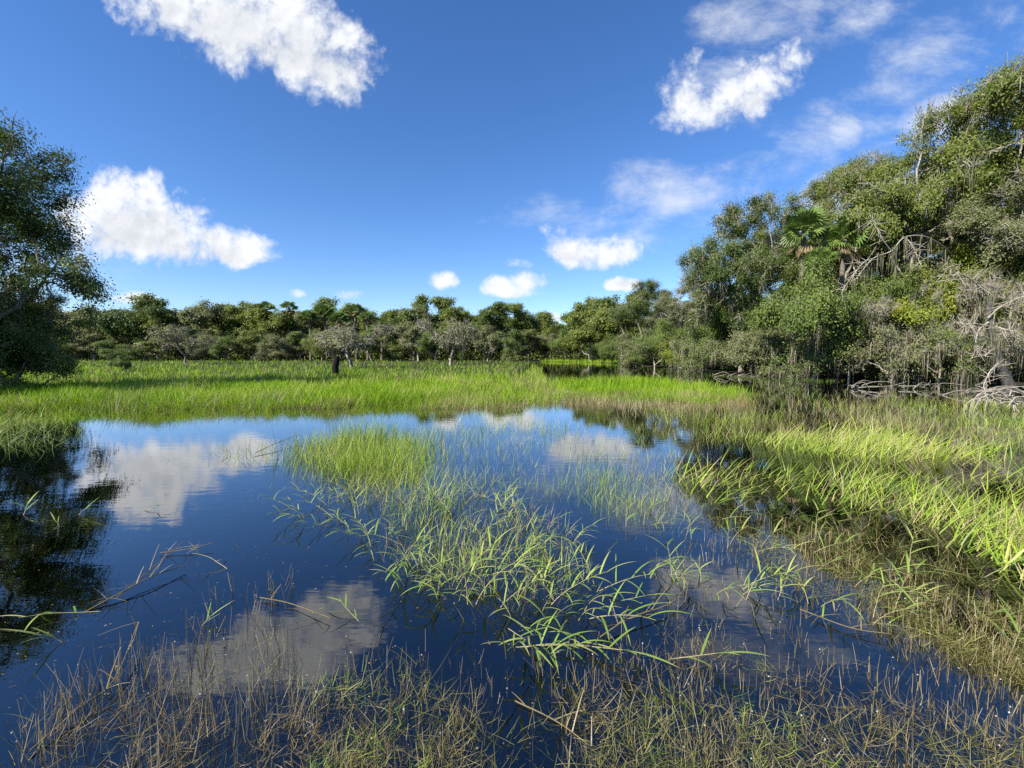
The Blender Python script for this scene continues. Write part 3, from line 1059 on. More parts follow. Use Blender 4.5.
for (k, px, top, d, hw, lab) in BARE:
    plant(k, 'dead_bush', 'bush', lab, px, top, d, hw, rr(), 'bushleaf' if hw in (30, 34, 40, 20) else 'greyleaf', 'pale', 'dead bushes of the wooded bank', -0.05, 'brownmoss')

# ---- the big shady tree on the left
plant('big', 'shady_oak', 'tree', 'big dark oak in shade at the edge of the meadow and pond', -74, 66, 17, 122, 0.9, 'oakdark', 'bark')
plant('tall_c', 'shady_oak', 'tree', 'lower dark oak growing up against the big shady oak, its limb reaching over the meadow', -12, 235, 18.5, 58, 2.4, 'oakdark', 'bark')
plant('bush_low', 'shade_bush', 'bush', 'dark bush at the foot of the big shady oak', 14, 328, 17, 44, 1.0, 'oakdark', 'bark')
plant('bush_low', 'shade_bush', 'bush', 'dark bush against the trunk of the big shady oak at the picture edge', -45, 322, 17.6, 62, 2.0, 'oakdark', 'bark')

# ---- lone shrubs in the meadow
plant('wisp', 'willow_bush', 'bush', 'leaning half bare willow bush standing in the meadow grass', 186, 325, 62, 25, 2.2, 'greyleaf', 'bark', None, 0, 'moss')
plant('wisp', 'burnt_tree', 'tree', 'wispy grey shrub crown above the black burnt trunk in the meadow', 352, 322, 46, 38, 0.4, 'greyleaf', 'pale', None, 0, 'moss')
plant('wisp', 'meadow_shrub', 'bush', 'bare grey shrub with a dark stem at the meadow end', 450, 318, 58, 30, 3.4, 'greyleaf', 'pale', None, 0, 'brownmoss')
plant('bush_a', 'meadow_weed', 'bush', 'small leafy weed bush poking out of the shaded meadow grass', 122, 356, 38, 9, 1.0, 'bushleaf', 'bark')
plant('bush_a', 'water_bush', 'bush', 'little bright green bush at the channel behind the grass spit', 637, 352, 52, 10, 1.0, 'bushleaf', 'bark')

# black burnt trunk
snag = thing('burnt_stump', 'black burnt crooked stump standing in the bright meadow grass', 'stump', (at_d(336, 32), 32, 0), 0)
sb_ = Buf()
polyline(sb_, bez([(0, 0, -.2), (-.05, 0, .6), (.05, 0, 1.15), (.12, .05, 1.5)], 5), 0.26, 0.20, 8)
link('trunk', sb_.mesh('trunk', MT['black'], True), snag)
sb_ = Buf()
polyline(sb_, bez([(0, 0, 1.0), (.25, 0, 1.25), (.5, .05, 1.3), (.75, .05, 1.5)], 5), 0.15, 0.05, 6)
link('limb', sb_.mesh('limb', MT['black'], True), snag)
sb_ = Buf()
polyline(sb_, bez([(.08, 0, 1.35), (-.15, 0, 1.6), (-.1, .02, 1.85)], 5), 0.10, 0.04, 6)
link('limb', sb_.mesh('limb', MT['black'], True), snag)


# ---------------------------------------------------------------- dead wood on the bank
def P3(px, py, dist):
    return np.array([at_d(px, dist), dist, z_at(py, dist)])


def deadwood(name, label, cat, main, subs, r0, r1, mat='pale', moss=None):
    root = main[0]
    o = thing(name, label, cat, tuple(root))
    rng = np.random.default_rng(len(label))
    tb = Buf()
    polyline(tb, bez(np.array(main) - root, 8), r0, r1, 7)
    link('trunk', tb.mesh('trunk', MT[mat], True), o)
    mat = 'pale'
    for s in subs:
        lb = Buf()
        line = bez(np.array(s) - root, 6)
        polyline(lb, line, min(r0 * .5, .042), r1 * .6, 5)
        k = 34
        ix = rng.integers(len(line) // 4, len(line), k)
        d = norm(rng.normal(size=(k, 3)) + [0, 0, -0.3])
        tubes(lb, line[ix], line[ix] + d * rng.uniform(.3, .9, (k, 1)), 0.016, 0.009, 4)
        link('branch', lb.mesh('branch', MT[mat], True), o)
    if moss:
        mb = Buf()
        line = bez(np.array(main) - root, 8)
        line = line[len(line) // 3:]
        base = line[rng.integers(0, len(line), moss)] + rng.normal(size=(moss, 3)) * 0.1
        base = np.repeat(base, 6, 0) + rng.normal(size=(moss * 6, 3)) * 0.07
        strips(mb, base, rng.uniform(.4, 1.7, moss * 6), .045, np.pi * .95, np.pi, rng.uniform(0, 6.28, moss * 6), rng.random(moss * 6), 3)
        kind(link('hanging_moss', mb.mesh('hanging_moss', MT['moss']), o), 'stuff')
    return o


D = 26.5
deadwood('dead_tree', 'bleached dead branch arching out over the bushes with hanging moss', 'dead tree',
         [P3(958, 372, 33), P3(962, 310, 32), P3(948, 262, 30), P3(922, 239, 27.6), P3(897, 237, 26.5), P3(884, 251, 26.2), P3(866, 259, 26), P3(850, 280, 26)],
         [[P3(884, 251, 26.2), P3(875, 240, 26), P3(868, 226, 26), P3(862, 218, 26)], [P3(868, 258, 26), P3(858, 262, 25.6), P3(846, 278, 25.5), P3(838, 290, 25.4)],
          [P3(897, 237, 26.5), P3(905, 247, 26.2), P3(912, 262, 26)]], .06, .022, 'pale', 16)
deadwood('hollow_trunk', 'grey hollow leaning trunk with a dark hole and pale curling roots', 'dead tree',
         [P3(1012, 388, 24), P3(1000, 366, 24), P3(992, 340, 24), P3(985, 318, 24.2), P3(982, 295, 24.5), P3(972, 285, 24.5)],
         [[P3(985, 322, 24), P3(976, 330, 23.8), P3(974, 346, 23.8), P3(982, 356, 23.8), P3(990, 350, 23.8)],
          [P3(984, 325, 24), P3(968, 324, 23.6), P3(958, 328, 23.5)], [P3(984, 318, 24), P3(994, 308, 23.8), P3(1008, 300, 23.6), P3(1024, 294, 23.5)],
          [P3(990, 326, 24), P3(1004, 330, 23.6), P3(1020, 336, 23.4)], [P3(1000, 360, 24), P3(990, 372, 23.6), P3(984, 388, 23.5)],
          [P3(982, 296, 24.4), P3(968, 282, 24), P3(950, 272, 23.8)]], .27, .04, 'shadebark', 40)
rng = np.random.default_rng(77)
root_o = at(1006, 412)
rt = thing('root_tangle', 'white bare root tangle lying in dark water at the picture edge', 'dead roots', tuple(root_o))
for i in range(16):
    a = rng.uniform(-0.2, 3.3)
    L, hgt = rng.uniform(.5, 1.2), rng.uniform(.3, .75)
    c, s = math.cos(a), math.sin(a) * .5
    tb = Buf()
    polyline(tb, bez([(rng.uniform(-.4, .4), 0, 0.75 * rng.random()), (c * L * .4, s * L * .4, hgt), (c * L * .85, s * L * .85, hgt * .7), (c * L * 1.05, s * L, -.2)], 7) + rng.normal(size=(22, 3)) * .012, .018, .009, 6)
    link('root', tb.mesh('root', MT['pale'], True), rt)
for i, (px, py, wpx, lab) in enumerate([(905, 389, 70, 'heap of grey fallen branches lying in the shallow water below the dead brush'), (985, 396, 40, 'thin drift of fallen branches beside the white root tangle'), (770, 377, 60, 'low line of fallen branches at the foot of the bank bushes')]):
    o_ = at(px, py)
    w_ = wpx / F * o_[1]
    bp = thing('branch_heap', lab, 'fallen branches', tuple(o_))
    for k in range(11):
        tb = Buf()
        x0 = rng.uniform(-w_, w_ * .6)
        L = rng.uniform(.6, 1.8)
        a = rng.normal() * .5
        z0 = rng.uniform(-.03, .16)
        polyline(tb, bez([(x0, rng.normal() * .3, z0), (x0 + L * .5, rng.normal() * .3, z0 + rng.uniform(-.05, .3)), (x0 + L, rng.normal() * .4, z0 + rng.uniform(-.2, .35))], 6), rng.uniform(.018, .04), .010, 5)
        link('fallen_branch', tb.mesh('fallen_branch', MT['bark'], True), bp)

# ---------------------------------------------------------------- grasses
rng = np.random.default_rng(2024)


def z_of(xy):
    return ground_z(xy[:, 0].copy(), xy[:, 1].copy())


def grass(name, pp, n, mat, h, w, lean, curve, tint, head=None, spread=3.14, patch=None, seed=0, nseg=3, zoff=-0.05, wd=0.0, soft=0.0, floor=None):
    """one mass of grass: h, w, lean, curve, tint are (low, high) ranges; wd widens far blades"""
    xy = scatter(pp, n, rng, patch, seed)
    xy = xy + rng.normal(size=xy.shape) * soft * (np.hypot(xy[:, 0], xy[:, 1]) / 6)[:, None]
    n = len(xy)
    z = np.maximum(z_of(xy), -0.12) + zoff if floor is None else np.full(n, floor)
    dist = np.hypot(xy[:, 0], xy[:, 1])
    U = lambda r: rng.uniform(r[0], r[1], n)
    big = 0.55 + 0.85 * vnoise(xy[:, 0] / 1.1, xy[:, 1] / 1.1, seed + 9)
    th = rng.uniform(-np.pi, np.pi, n) if head is None else head + rng.normal(size=n) * spread
    l0 = U(lean)
    patchy = vnoise(xy[:, 0] / 2.2, xy[:, 1] / 2.2, seed + 3) - 0.5
    b = Buf()
    strips(b, np.column_stack([xy, z]), U(h) * big, np.maximum(U(w), wd * dist), l0, l0 + U(curve), th, np.clip(U(tint) + patchy * .4, 0, 1), nseg, face=rng.uniform(0.6, 2.5, n), tip=.5 if mat in ('cane', 'blade') else 0)
    o = kind(link(name, b.mesh(name, MT[mat])), 'stuff')
    return o


# bright meadow
grass('meadow_grass', MEADOW, 82000, 'meadow', (.28, .58), (.010, .018), (.05, .6), (.1, .9), (.1, .85), wd=.0011, patch=(2.6, .10, .25), seed=1, soft=.16)
grass('meadow_grass', [(0, 409), (60, 407), (150, 409), (300, 407), (400, 403), (470, 398), (500, 386), (520, 374), (480, 378), (400, 386), (200, 388), (0, 388)], 22000, 'meadow', (.30, .62), (.010, .018), (.1, .7), (.1, .9), (.35, .95), wd=.0010, seed=2, soft=.12)
# ragged front edge of the meadow hanging over the water
grass('meadow_edge_grass', [(-60, 424), (70, 412), (150, 415), (230, 412), (300, 413), (400, 409), (455, 406), (480, 400), (470, 394), (300, 404), (60, 405), (-60, 412)], 9000, 'meadow', (.3, .75), (.008, .015), (.4, 1.2), (.1, .9), (.5, 1.05), head=-1.57, spread=.9, wd=.0009, patch=(1.3, .3, .3), seed=3, soft=.22)
grass('meadow_straw', MEADOW, 5000, 'straw', (.4, .8), (.008, .013), (.0, .5), (.1, .7), (.5, 1.0), wd=.0009, patch=(3.5, .5, .2), seed=103)
grass('meadow_edge_straw', [(-60, 424), (70, 413), (150, 416), (230, 413), (300, 414), (400, 410), (455, 407), (480, 400), (470, 396), (300, 407), (60, 408), (-60, 415)], 3500, 'straw', (.2, .5), (.006, .012), (.3, 1.3), (.1, .9), (.4, 1.0), wd=.0009, patch=(1.5, .35, .25), seed=104)
# olive thin transition towards the channel
grass('marsh_grass', [(400, 410), (470, 408), (560, 404), (560, 392), (545, 380), (540, 368), (532, 364), (524, 374), (498, 388), (470, 399)], 6000, 'meadow', (.3, .7), (.008, .014), (.05, .6), (.1, .8), (.25, 1.0), wd=.0009, patch=(1.6, .30, .3), seed=4)
grass('marsh_straw', [(400, 410), (470, 410), (560, 408), (700, 408), (748, 404), (740, 392), (700, 396), (560, 394), (540, 374), (538, 366), (524, 374), (498, 388), (470, 399)], 6500, 'straw', (.25, .6), (.006, .012), (.0, .6), (.1, .6), (.4, 1.0), wd=.0008, patch=(1.4, .25, .3), seed=5)
# the grass spit
grass('spit_grass', SPIT, 16000, 'meadow', (.3, .62), (.010, .016), (.05, .6), (.1, .8), (.15, .9), wd=.0010, seed=6, soft=.1)
grass('spit_edge_straw', [(545, 396), (600, 404), (700, 409), (750, 407), (745, 396), (690, 399), (600, 396), (545, 388)], 5000, 'straw', (.25, .5), (.006, .012), (.0, .7), (.1, .8), (.5, 1.0), wd=.0008, seed=7, soft=.1)
# distant green rim of the bank
grass('bank_grass', [(640, 368), (680, 374), (740, 379), (830, 383), (850, 379), (760, 377), (680, 371.5), (640, 366)], 3500, 'bushgrass', (.2, .45), (.010, .016), (.1, .9), (.1, .8), (.0, .6), wd=.0009, patch=(1.2, .35, .3), seed=8)
grass('far_shore_grass', [(540, 360.5), (640, 363.4), (640, 364.4), (600, 363.2), (540, 362)], 1500, 'marsh' if 'marsh' in MT else 'meadow', (.4, .8), (.02, .03), (.1, .7), (.1, .8), (.3, .9), wd=.0009, seed=9)

# brown reed beds in the shallows to the right
grass('reed_straw', [(560, 402), (620, 412), (660, 424), (700, 434), (760, 440), (830, 436), (1100, 440), (1300, 450), (1300, 402), (1024, 400), (900, 398), (760, 394), (742, 402)], 13000, 'straw', (.15, .42), (.005, .010), (.0, .6), (.0, .9), (.2, 1.0), wd=.0008, patch=(1.1, .38, .2), seed=11, soft=.25)
grass('reed_green', [(660, 420), (740, 400), (900, 396), (1024, 404), (1300, 412), (1300, 450), (1024, 446), (830, 436), (740, 440)], 9000, 'cane', (.2, .5), (.006, .012), (.1, .8), (.1, .9), (.1, .95), wd=.0008, patch=(1.1, .44, .15), seed=12, soft=.25)
grass('reed_green', [(900, 400), (1024, 404), (1300, 412), (1300, 436), (1024, 428), (900, 412)], 3000, 'cane', (.3, .55), (.006, .012), (.1, .8), (.1, .9), (.0, .6), wd=.0008, patch=(.8, .34, .3), seed=112, soft=.1)

# bright leaning cane bands
HD = 0.10
LEAN = dict(head=HD, spread=.75)
grass('cane_grass', [(755, 442), (800, 434), (880, 434), (960, 446), (985, 458), (940, 460), (860, 456), (800, 454)], 2600, 'cane', (.3, .68), (.009, .018), (.25, .9), (.2, 1.2), (.2, .95), nseg=5, wd=.0013, seed=13, soft=.15, **LEAN)
grass('cane_grass', [(650, 466), (720, 462), (800, 476), (900, 480), (1024, 474), (1250, 478), (1250, 560), (1024, 560), (940, 530), (860, 508), (760, 500), (690, 498)], 4400, 'cane', (.24, .58), (.007, .016), (.3, 1.05), (.2, 1.2), (.15, 1.0), nseg=5, wd=.0013, patch=(.6, .44, .12), seed=14, soft=.12, **LEAN)
grass('cane_grass', [(900, 520), (1024, 520), (1250, 540), (1250, 650), (1100, 620), (1024, 590), (950, 555)], 1200, 'cane', (.3, .62), (.008, .017), (.35, 1.1), (.2, 1.2), (.3, 1.0), nseg=5, wd=.0013, patch=(.4, .3, .3), seed=15, soft=.1, **LEAN)
grass('long_cane_grass', [(655, 468), (720, 462), (800, 472), (900, 478), (1024, 476), (1250, 482), (1250, 640), (1024, 590), (940, 545), (860, 516), (760, 504), (690, 500)], 1150, 'cane', (.38, .78), (.012, .024), (.45, 1.0), (.3, 1.1), (.35, .95), head=.15, spread=.55, nseg=6, wd=.0015, patch=(.6, .44, .12), seed=113, soft=.12)
grass('long_cane_grass', [(755, 442), (800, 434), (880, 434), (960, 446), (985, 458), (940, 460), (860, 456), (800, 454)], 500, 'cane', (.4, .85), (.012, .022), (.45, 1.0), (.3, 1.1), (.35, .95), head=.15, spread=.55, nseg=6, wd=.0015, seed=114, soft=.15)
grass('mid_cane_grass', [(600, 408), (680, 410), (760, 418), (780, 440), (720, 446), (660, 440), (620, 424)], 2600, 'cane', (.2, .5), (.006, .012), (.1, 1.0), (.1, .9), (.2, .95), nseg=4, wd=.0010, patch=(.8, .34, .3), seed=115, soft=.2)
grass('green_cane_grass', [(990, 446), (1024, 442), (1300, 450), (1300, 500), (1024, 486), (1000, 466)], 1500, 'cane', (.25, .55), (.008, .015), (.2, .9), (.1, .6), (.0, .45), nseg=4, wd=.0012, patch=(.6, .3, .3), seed=16, soft=.1, **LEAN)
grass('dry_cane_litter', [(640, 474), (760, 470), (1024, 485), (1250, 500), (1250, 660), (1024, 600), (900, 560), (760, 520), (660, 508)], 5200, 'straw', (.2, .55), (.004, .009), (.7, 1.6), (-.2, .6), (.4, 1.0), wd=.0011, patch=(.55, .3, .25), seed=17, soft=.12)
grass('brown_stalks', [(650, 500), (760, 515), (880, 545), (960, 570), (1100, 620), (1250, 700), (1100, 730), (980, 690), (900, 660), (800, 590), (720, 560)], 4200, 'straw', (.08, .28), (.003, .006), (.0, .8), (-.3, .9), (.1, .9), wd=.0010, patch=(.35, .38, .2), seed=18, soft=.1)
grass('olive_weed', [(690, 520), (880, 545), (1024, 590), (1250, 660), (1250, 760), (1024, 700), (900, 650), (790, 600)], 11000, 'weed', (.08, .28), (.003, .007), (.1, 1.0), (.0, .9), (.2, 1.0), wd=.0010, patch=(.4, .30, .25), seed=19, soft=.1)
grass('olive_weed', [(760, 500), (900, 520), (1024, 570), (1250, 640), (1250, 700), (1024, 650), (880, 590)], 4200, 'cane', (.08, .26), (.003, .006), (.1, 1.0), (.0, .9), (.1, .8), wd=.0010, patch=(.4, .32, .25), seed=119, soft=.1)

# centre clump: dense upright grass, thinning to scattered blades
grass('clump_grass', [(300, 456), (330, 440), (380, 434), (415, 440), (432, 462), (420, 484), (380, 482), (325, 472)], 5200, 'cane', (.28, .66), (.006, .012), (.02, .6), (.0, .6), (.2, .85), nseg=4, wd=.0010, seed=21, soft=.18)
grass('clump_fringe_grass', [(240, 450), (300, 470), (370, 510), (470, 520), (520, 490), (510, 440), (440, 418), (400, 430), (330, 436)], 4200, 'cane', (.2, .52), (.004, .010), (.1, 1.2), (.1, .9), (.2, 1.0), nseg=4, wd=.0010, patch=(.4, .25, .3), seed=22, soft=.2)
grass('clump_fringe_grass', [(350, 470), (470, 476), (560, 520), (600, 560), (590, 610), (500, 620), (420, 600), (370, 550), (330, 490)], 1800, 'blade', (.12, .42), (.004, .009), (.2, 1.4), (.1, .9), (.2, .95), nseg=4, wd=.0012, patch=(.3, .28, .3), seed=23, soft=.12)
grass('clump_fringe_grass', [(370, 480), (470, 476), (550, 520), (580, 580), (500, 600), (430, 580), (380, 530)], 2200, 'cane', (.18, .5), (.005, .010), (.1, 1.2), (.1, .9), (.3, 1.0), nseg=4, wd=.0012, patch=(.3, .28, .3), seed=123, soft=.12)
grass('clump_straw', [(300, 456), (400, 462), (520, 490), (580, 560), (570, 620), (470, 610), (390, 570), (340, 500)], 3600, 'straw', (.12, .42), (.003, .007), (.3, 1.6), (-.3, .6), (.4, 1.0), wd=.0011, patch=(.3, .26, .3), seed=24, soft=.12)
grass('floating_strand_grass', [(185, 456), (240, 446), (300, 440), (330, 446), (320, 464), (240, 466)], 1100, 'blade', (.15, .40), (.006, .012), (.5, 1.4), (.0, .6), (.2, .9), nseg=4, wd=.0012, seed=25, soft=.1)
grass('thin_rush', [(400, 424), (480, 412), (560, 420), (640, 430), (670, 460), (720, 520), (660, 530), (560, 510), (480, 490), (430, 470)], 5200, 'blade', (.12, .42), (.003, .006), (.0, .8), (.0, .6), (.1, .8), wd=.0009, patch=(.6, .34, .25), seed=26, soft=.15)
grass('thin_rush', [(200, 440), (300, 430), (420, 424), (420, 500), (380, 560), (300, 560), (250, 500)], 900, 'blade', (.12, .35), (.003, .007), (.2, 1.3), (.1, .9), (.1, .9), nseg=4, wd=.0010, patch=(.45, .38, .25), seed=127, soft=.15)
grass('thin_rush', [(90, 440), (150, 424), (330, 420), (330, 440), (240, 450), (120, 470)], 120, 'blade', (.12, .3), (.003, .006), (.2, 1.0), (.0, .6), (.1, .8), wd=.0008, seed=27)
grass('thin_straw_rush', [(560, 440), (700, 450), (770, 510), (820, 580), (740, 620), (660, 580), (610, 500)], 3000, 'straw', (.10, .35), (.0025, .005), (.0, .8), (-.2, .6), (.4, 1.0), wd=.0009, patch=(.5, .32, .25), seed=28, soft=.12)
grass('pond_tuft_grass', [(430, 420), (500, 410), (560, 418), (560, 440), (500, 452), (440, 446)], 2200, 'cane', (.15, .42), (.004, .009), (.05, .9), (.1, .8), (.2, .9), nseg=4, wd=.0009, patch=(.7, .36, .2), seed=131, soft=.2)
grass('pond_tuft_grass', [(560, 440), (640, 436), (700, 460), (690, 500), (640, 510), (580, 480)], 1700, 'cane', (.15, .42), (.004, .009), (.1, 1.1), (.1, .8), (.3, 1.0), nseg=4, wd=.0009, patch=(.6, .40, .2), seed=132, soft=.15)
# the pale grass hump in the shade of the big oak
grass('shade_grass', [(-200, 455), (0, 446), (50, 452), (78, 440), (70, 425), (40, 415), (-200, 425)], 3600, 'blade', (.3, .6), (.007, .014), (.3, 1.4), (.2, 1.2), (.0, .8), nseg=4, wd=.0010, seed=29)


# ---------------------------------------------------------------- near water plants
def stalks(name, pp, n, patch, seed, h=(.08, .30)):
    """dead brittle stalks with a pale seed at some tips"""
    xy = scatter(pp, n, rng, patch, seed)
    n = len(xy)
    b = Buf()
    L = rng.uniform(*h, n) + .06
    th = rng.uniform(-np.pi, np.pi, n)
    dist = np.hypot(xy[:, 0], xy[:, 1])
    l0 = np.abs(rng.normal(size=n)) * .22
    strips(b, np.column_stack([xy, np.full(n, -.06)]), L, np.maximum(.0022, .0010 * dist), l0, l0 + rng.normal(size=n) * .15, th, rng.uniform(.3, 1, n), 3, face=rng.uniform(0, 3, n), shape='tube', taper=.4)
    # crooked side shoots
    m = rng.random(n) < .45
    k = m.sum()
    ph = l0[m] * .5
    mid = np.column_stack([xy[m], np.full(k, -.06)]) + np.stack([np.sin(ph) * np.cos(th[m]), np.sin(ph) * np.sin(th[m]), np.cos(ph)], 1) * (L[m] * .7)[:, None]
    strips(b, mid, L[m] * .35, .0016, .7, .2, rng.uniform(-3, 3, k), rng.uniform(.3, 1, k), 2, face=rng.uniform(0, 3, k), shape='tube', taper=.5)
    o = kind(link(name, b.mesh(name, MT['straw'])), 'stuff')
    s = rng.random(n) < .08
    k = s.sum()
    tip = np.column_stack([xy[s], np.full(k, -.06)]) + np.stack([np.sin(l0[s]) * np.cos(th[s]), np.sin(l0[s]) * np.sin(th[s]), np.cos(l0[s])], 1) * L[s][:, None] * .98
    sb = Buf()
    for ax in range(2):
        leaves(sb, tip, rng.uniform(.005, .010, k), rng, rng.random(k), .3, .9)
    kind(link('white_seed_heads', sb.mesh('white_seed_heads', MT['seed'])), 'stuff')


def weeds(name, pp, n, patch, seed, zr=(-.22, -.015), mat='weed', L=(.06, .22)):
    """tangled weed just under and at the surface"""
    xy = scatter(pp, n, rng, patch, seed)
    n = len(xy)
    b = Buf()
    dist = np.hypot(xy[:, 0], xy[:, 1])
    l0 = rng.uniform(.9, 1.8, n)
    strips(b, np.column_stack([xy, rng.uniform(*zr, n)]), rng.uniform(*L, n), np.maximum(.003, .0011 * dist), l0, l0 + rng.normal(size=n) * .5, rng.uniform(-np.pi, np.pi, n), rng.random(n), 3, face=rng.uniform(0, 3, n))
    kind(link(name, b.mesh(name, MT[mat])), 'stuff')


BOTTOM = [(-60, 800), (0, 735), (60, 700), (130, 680), (230, 650), (330, 655), (400, 690), (480, 700), (560, 680), (640, 640), (700, 600), (800, 610), (900, 660), (1100, 720), (1100, 830), (-60, 830)]
stalks('dead_stalks', [(20, 740), (80, 690), (140, 660), (240, 640), (300, 650), (330, 690), (320, 768), (10, 790)], 560, (.22, .32, .25), 31, (.06, .26))
stalks('dead_stalks', [(330, 660), (440, 650), (560, 660), (640, 620), (700, 600), (720, 680), (700, 790), (330, 790)], 470, (.22, .34, .25), 32, (.05, .18))
stalks('dead_stalks', [(650, 560), (740, 540), (850, 600), (980, 660), (1100, 700), (1100, 800), (700, 790), (680, 640)], 750, (.22, .32, .25), 33, (.04, .15))
stalks('dead_stalks', [(200, 600), (300, 570), (290, 640), (200, 650)], 60, (.2, .3, .3), 34, (.08, .2))
stalks('dead_stalks', [(780, 520), (900, 560), (1024, 620), (1024, 680), (900, 640), (800, 580)], 380, (.3, .35, .3), 35, (.05, .17))
weeds('sunken_weed', BOTTOM, 15000, (.26, .34, .22), 41, (-.24, .0))
weeds('matted_weed', [(560, 700), (640, 660), (720, 640), (820, 680), (1024, 730), (1100, 830), (560, 830)], 5200, (.22, .38, .2), 47, (-.06, .03), 'straw', (.04, .14))
weeds('matted_weed', [(20, 768), (60, 720), (150, 690), (300, 670), (420, 680), (470, 720), (460, 830), (20, 830)], 4200, (.22, .38, .2), 48, (-.08, .03), 'straw', (.04, .14))
weeds('sunken_weed', [(330, 700), (420, 660), (480, 720), (700, 700), (1024, 740), (1024, 800), (330, 800)], 6000, (.25, .25, .3), 42, (-.10, .01))
weeds('sunken_weed', [(680, 520), (800, 570), (930, 640), (1024, 680), (1024, 640), (900, 560), (760, 500)], 5000, (.3, .2, .3), 43, (-.2, .01))
weeds('matted_weed', [(700, 520), (820, 525), (930, 560), (1024, 600), (1200, 660), (1200, 740), (1024, 700), (900, 650), (790, 590)], 8500, (.3, .32, .25), 46, (-.05, .06), 'weed', (.04, .15))
weeds('green_pond_weed', [(300, 690), (400, 670), (430, 780), (300, 790)], 450, (.2, .3, .3), 44, (-.06, .05), 'cane', (.05, .14))
weeds('green_pond_weed', [(640, 700), (760, 660), (800, 720), (900, 790), (640, 790)], 500, (.2, .38, .25), 45, (-.04, .05), 'cane', (.04, .12))

b = Buf()
xy = np.concatenate([scatter([(-50, 560), (300, 560), (640, 600), (1100, 640), (1100, 800), (-50, 800)], 900, rng, (.5, .35, .3), 61),
                     scatter([(60, 440), (330, 440), (640, 440), (760, 540), (640, 600), (100, 600)], 500, rng, (.8, .4, .3), 62)])
n = len(xy)
a = rng.uniform(0, 6.28, n)
L = rng.uniform(.003, .010, n)
c = np.column_stack([xy, rng.uniform(.002, .005, n)])
u = np.column_stack([np.cos(a), np.sin(a), rng.normal(size=n) * .1]) * L[:, None]
w = np.column_stack([-np.sin(a), np.cos(a), 0 * a]) * (L * rng.uniform(.15, .6, n))[:, None]
b.add(np.stack([c - u, c - w, c + u, c + w], 1).reshape(-1, 3), None, np.arange(n)[:, None] * 4 + np.arange(4)[None], np.repeat(rng.random(n), 4))
kind(link('floating_debris', b.mesh('floating_debris', MT['straw'])), 'stuff')

# ---------------------------------------------------------------- leafy stems one can tell apart
STEMS = {}


def make_stem(key, seed, L, rise0, rise1, nleaf, leafL, leafW, droop, dry=0.0, start=0.3):
    """an arching stem with lance leaves: rise = angle from vertical at base and tip"""
    r = np.random.default_rng(seed)
    n = 22
    p = np.zeros((n, 3))
    az = 0.0
    for i in range(1, n):
        t = i / (n - 1)
        ph = rise0 + (rise1 - rise0) * t
        az += r.normal() * .05
        p[i] = p[i - 1] + np.array([math.sin(ph) * math.cos(az), math.sin(ph) * math.sin(az), math.cos(ph)]) * L / n
    sb = Buf()
    polyline(sb, p, .0038, .0018, 6, np.linspace(.9, .2, n).repeat(6))
    lb = Buf()
    for k in range(nleaf):
        t = start + (1 - start) * (k + .5) / nleaf
        i = min(n - 2, int(t * (n - 1)))
        d = norm(p[i + 1] - p[i])
        hd = math.atan2(d[1], d[0])
        sgn = 1 if k % 2 else -1
        th = hd + sgn * r.uniform(.3, 1.6) * (1 - .6 * (k == nleaf - 1))
        ph = r.uniform(.5, 1.6)
        strips(lb, p[i][None], leafL * r.uniform(.65, 1.15), leafW * r.uniform(.8, 1.15), ph, ph + droop * r.uniform(.5, 1.5), th, float(np.clip(r.uniform(.1, .8) + (dry if r.random() < dry else 0), 0, 1)), 7, shape='leaf', tip=.7)
    STEMS[key] = (sb.mesh('stem', MT['stem'], True), lb.mesh('leaf_blades', MT['blade'], True))


make_stem('up_a', 1, .40, .15, .9, 5, .25, .013, .7)
make_stem('up_b', 2, .34, .4, 1.1, 5, .26, .0125, .8)
make_stem('up_c', 3, .48, .3, 1.2, 6, .23, .0125, .8)
make_stem('arch_a', 4, .66, .7, 1.5, 7, .24, .0135, .7)
make_stem('arch_b', 5, .58, .9, 1.35, 6, .26, .0135, .8)
make_stem('run_a', 6, .75, 1.35, 1.5, 5, .22, .014, .6, .2, .55)
make_stem('run_b', 7, .60, 1.3, 1.25, 4, .23, .014, .7, .3, .45)
make_stem('sprig', 8, .20, .5, 1.1, 3, .19, .012, .5, 0, .4)
make_stem('dry_a', 9, .55, 1.0, 1.5, 3, .16, .010, .8, .8, .4)


def stem(key, label, px, py, head, size=1.0, group=None, z=-.05, cat='grass stem'):
    p = at(px, py)
    o = thing('leafy_stem', label, cat, (p[0], p[1], z), head, group, (size, size, size))
    link('stem', STEMS[key][0], o)
    link('leaf_blades', STEMS[key][1], o)
    return o


GS = 'leafy stems crowded in the middle of the pond'
LB = 'slender pale green leafy stem in the crowded stand in the middle of the pond'
POLY = [(330, 480), (430, 465), (520, 490), (590, 540), (610, 600), (540, 625), (460, 610), (390, 580), (345, 530)]
for (x, y) in scatter(POLY, 95, rng, (.35, .36, .2), 51):
    o = stem(random.choice(['up_a', 'up_b', 'up_c', 'up_b', 'arch_a', 'arch_b', 'sprig']), LB, 500, 500, rr(), random.uniform(.5, 1.0), GS)
    o.location.x, o.location.y = x, y
GL = 'leafy stems trailing beside the bright grass clump'
LL = 'trailing leafy stem on the open water below the bright grass clump'
for (x, y) in scatter([(270, 500), (330, 480), (390, 490), (400, 540), (340, 540), (280, 530)], 26, rng, None, 52):
    o = stem(random.choice(['sprig', 'up_b', 'run_b', 'arch_b']), LL, 500, 500, random.uniform(2.4, 4.4), random.uniform(.55, .95), GL)
    o.location.x, o.location.y = x, y
GR = 'leafy stems standing between the open water and the cane bands'
LR = 'leafy stem standing among thin straw between open water and the cane grass'
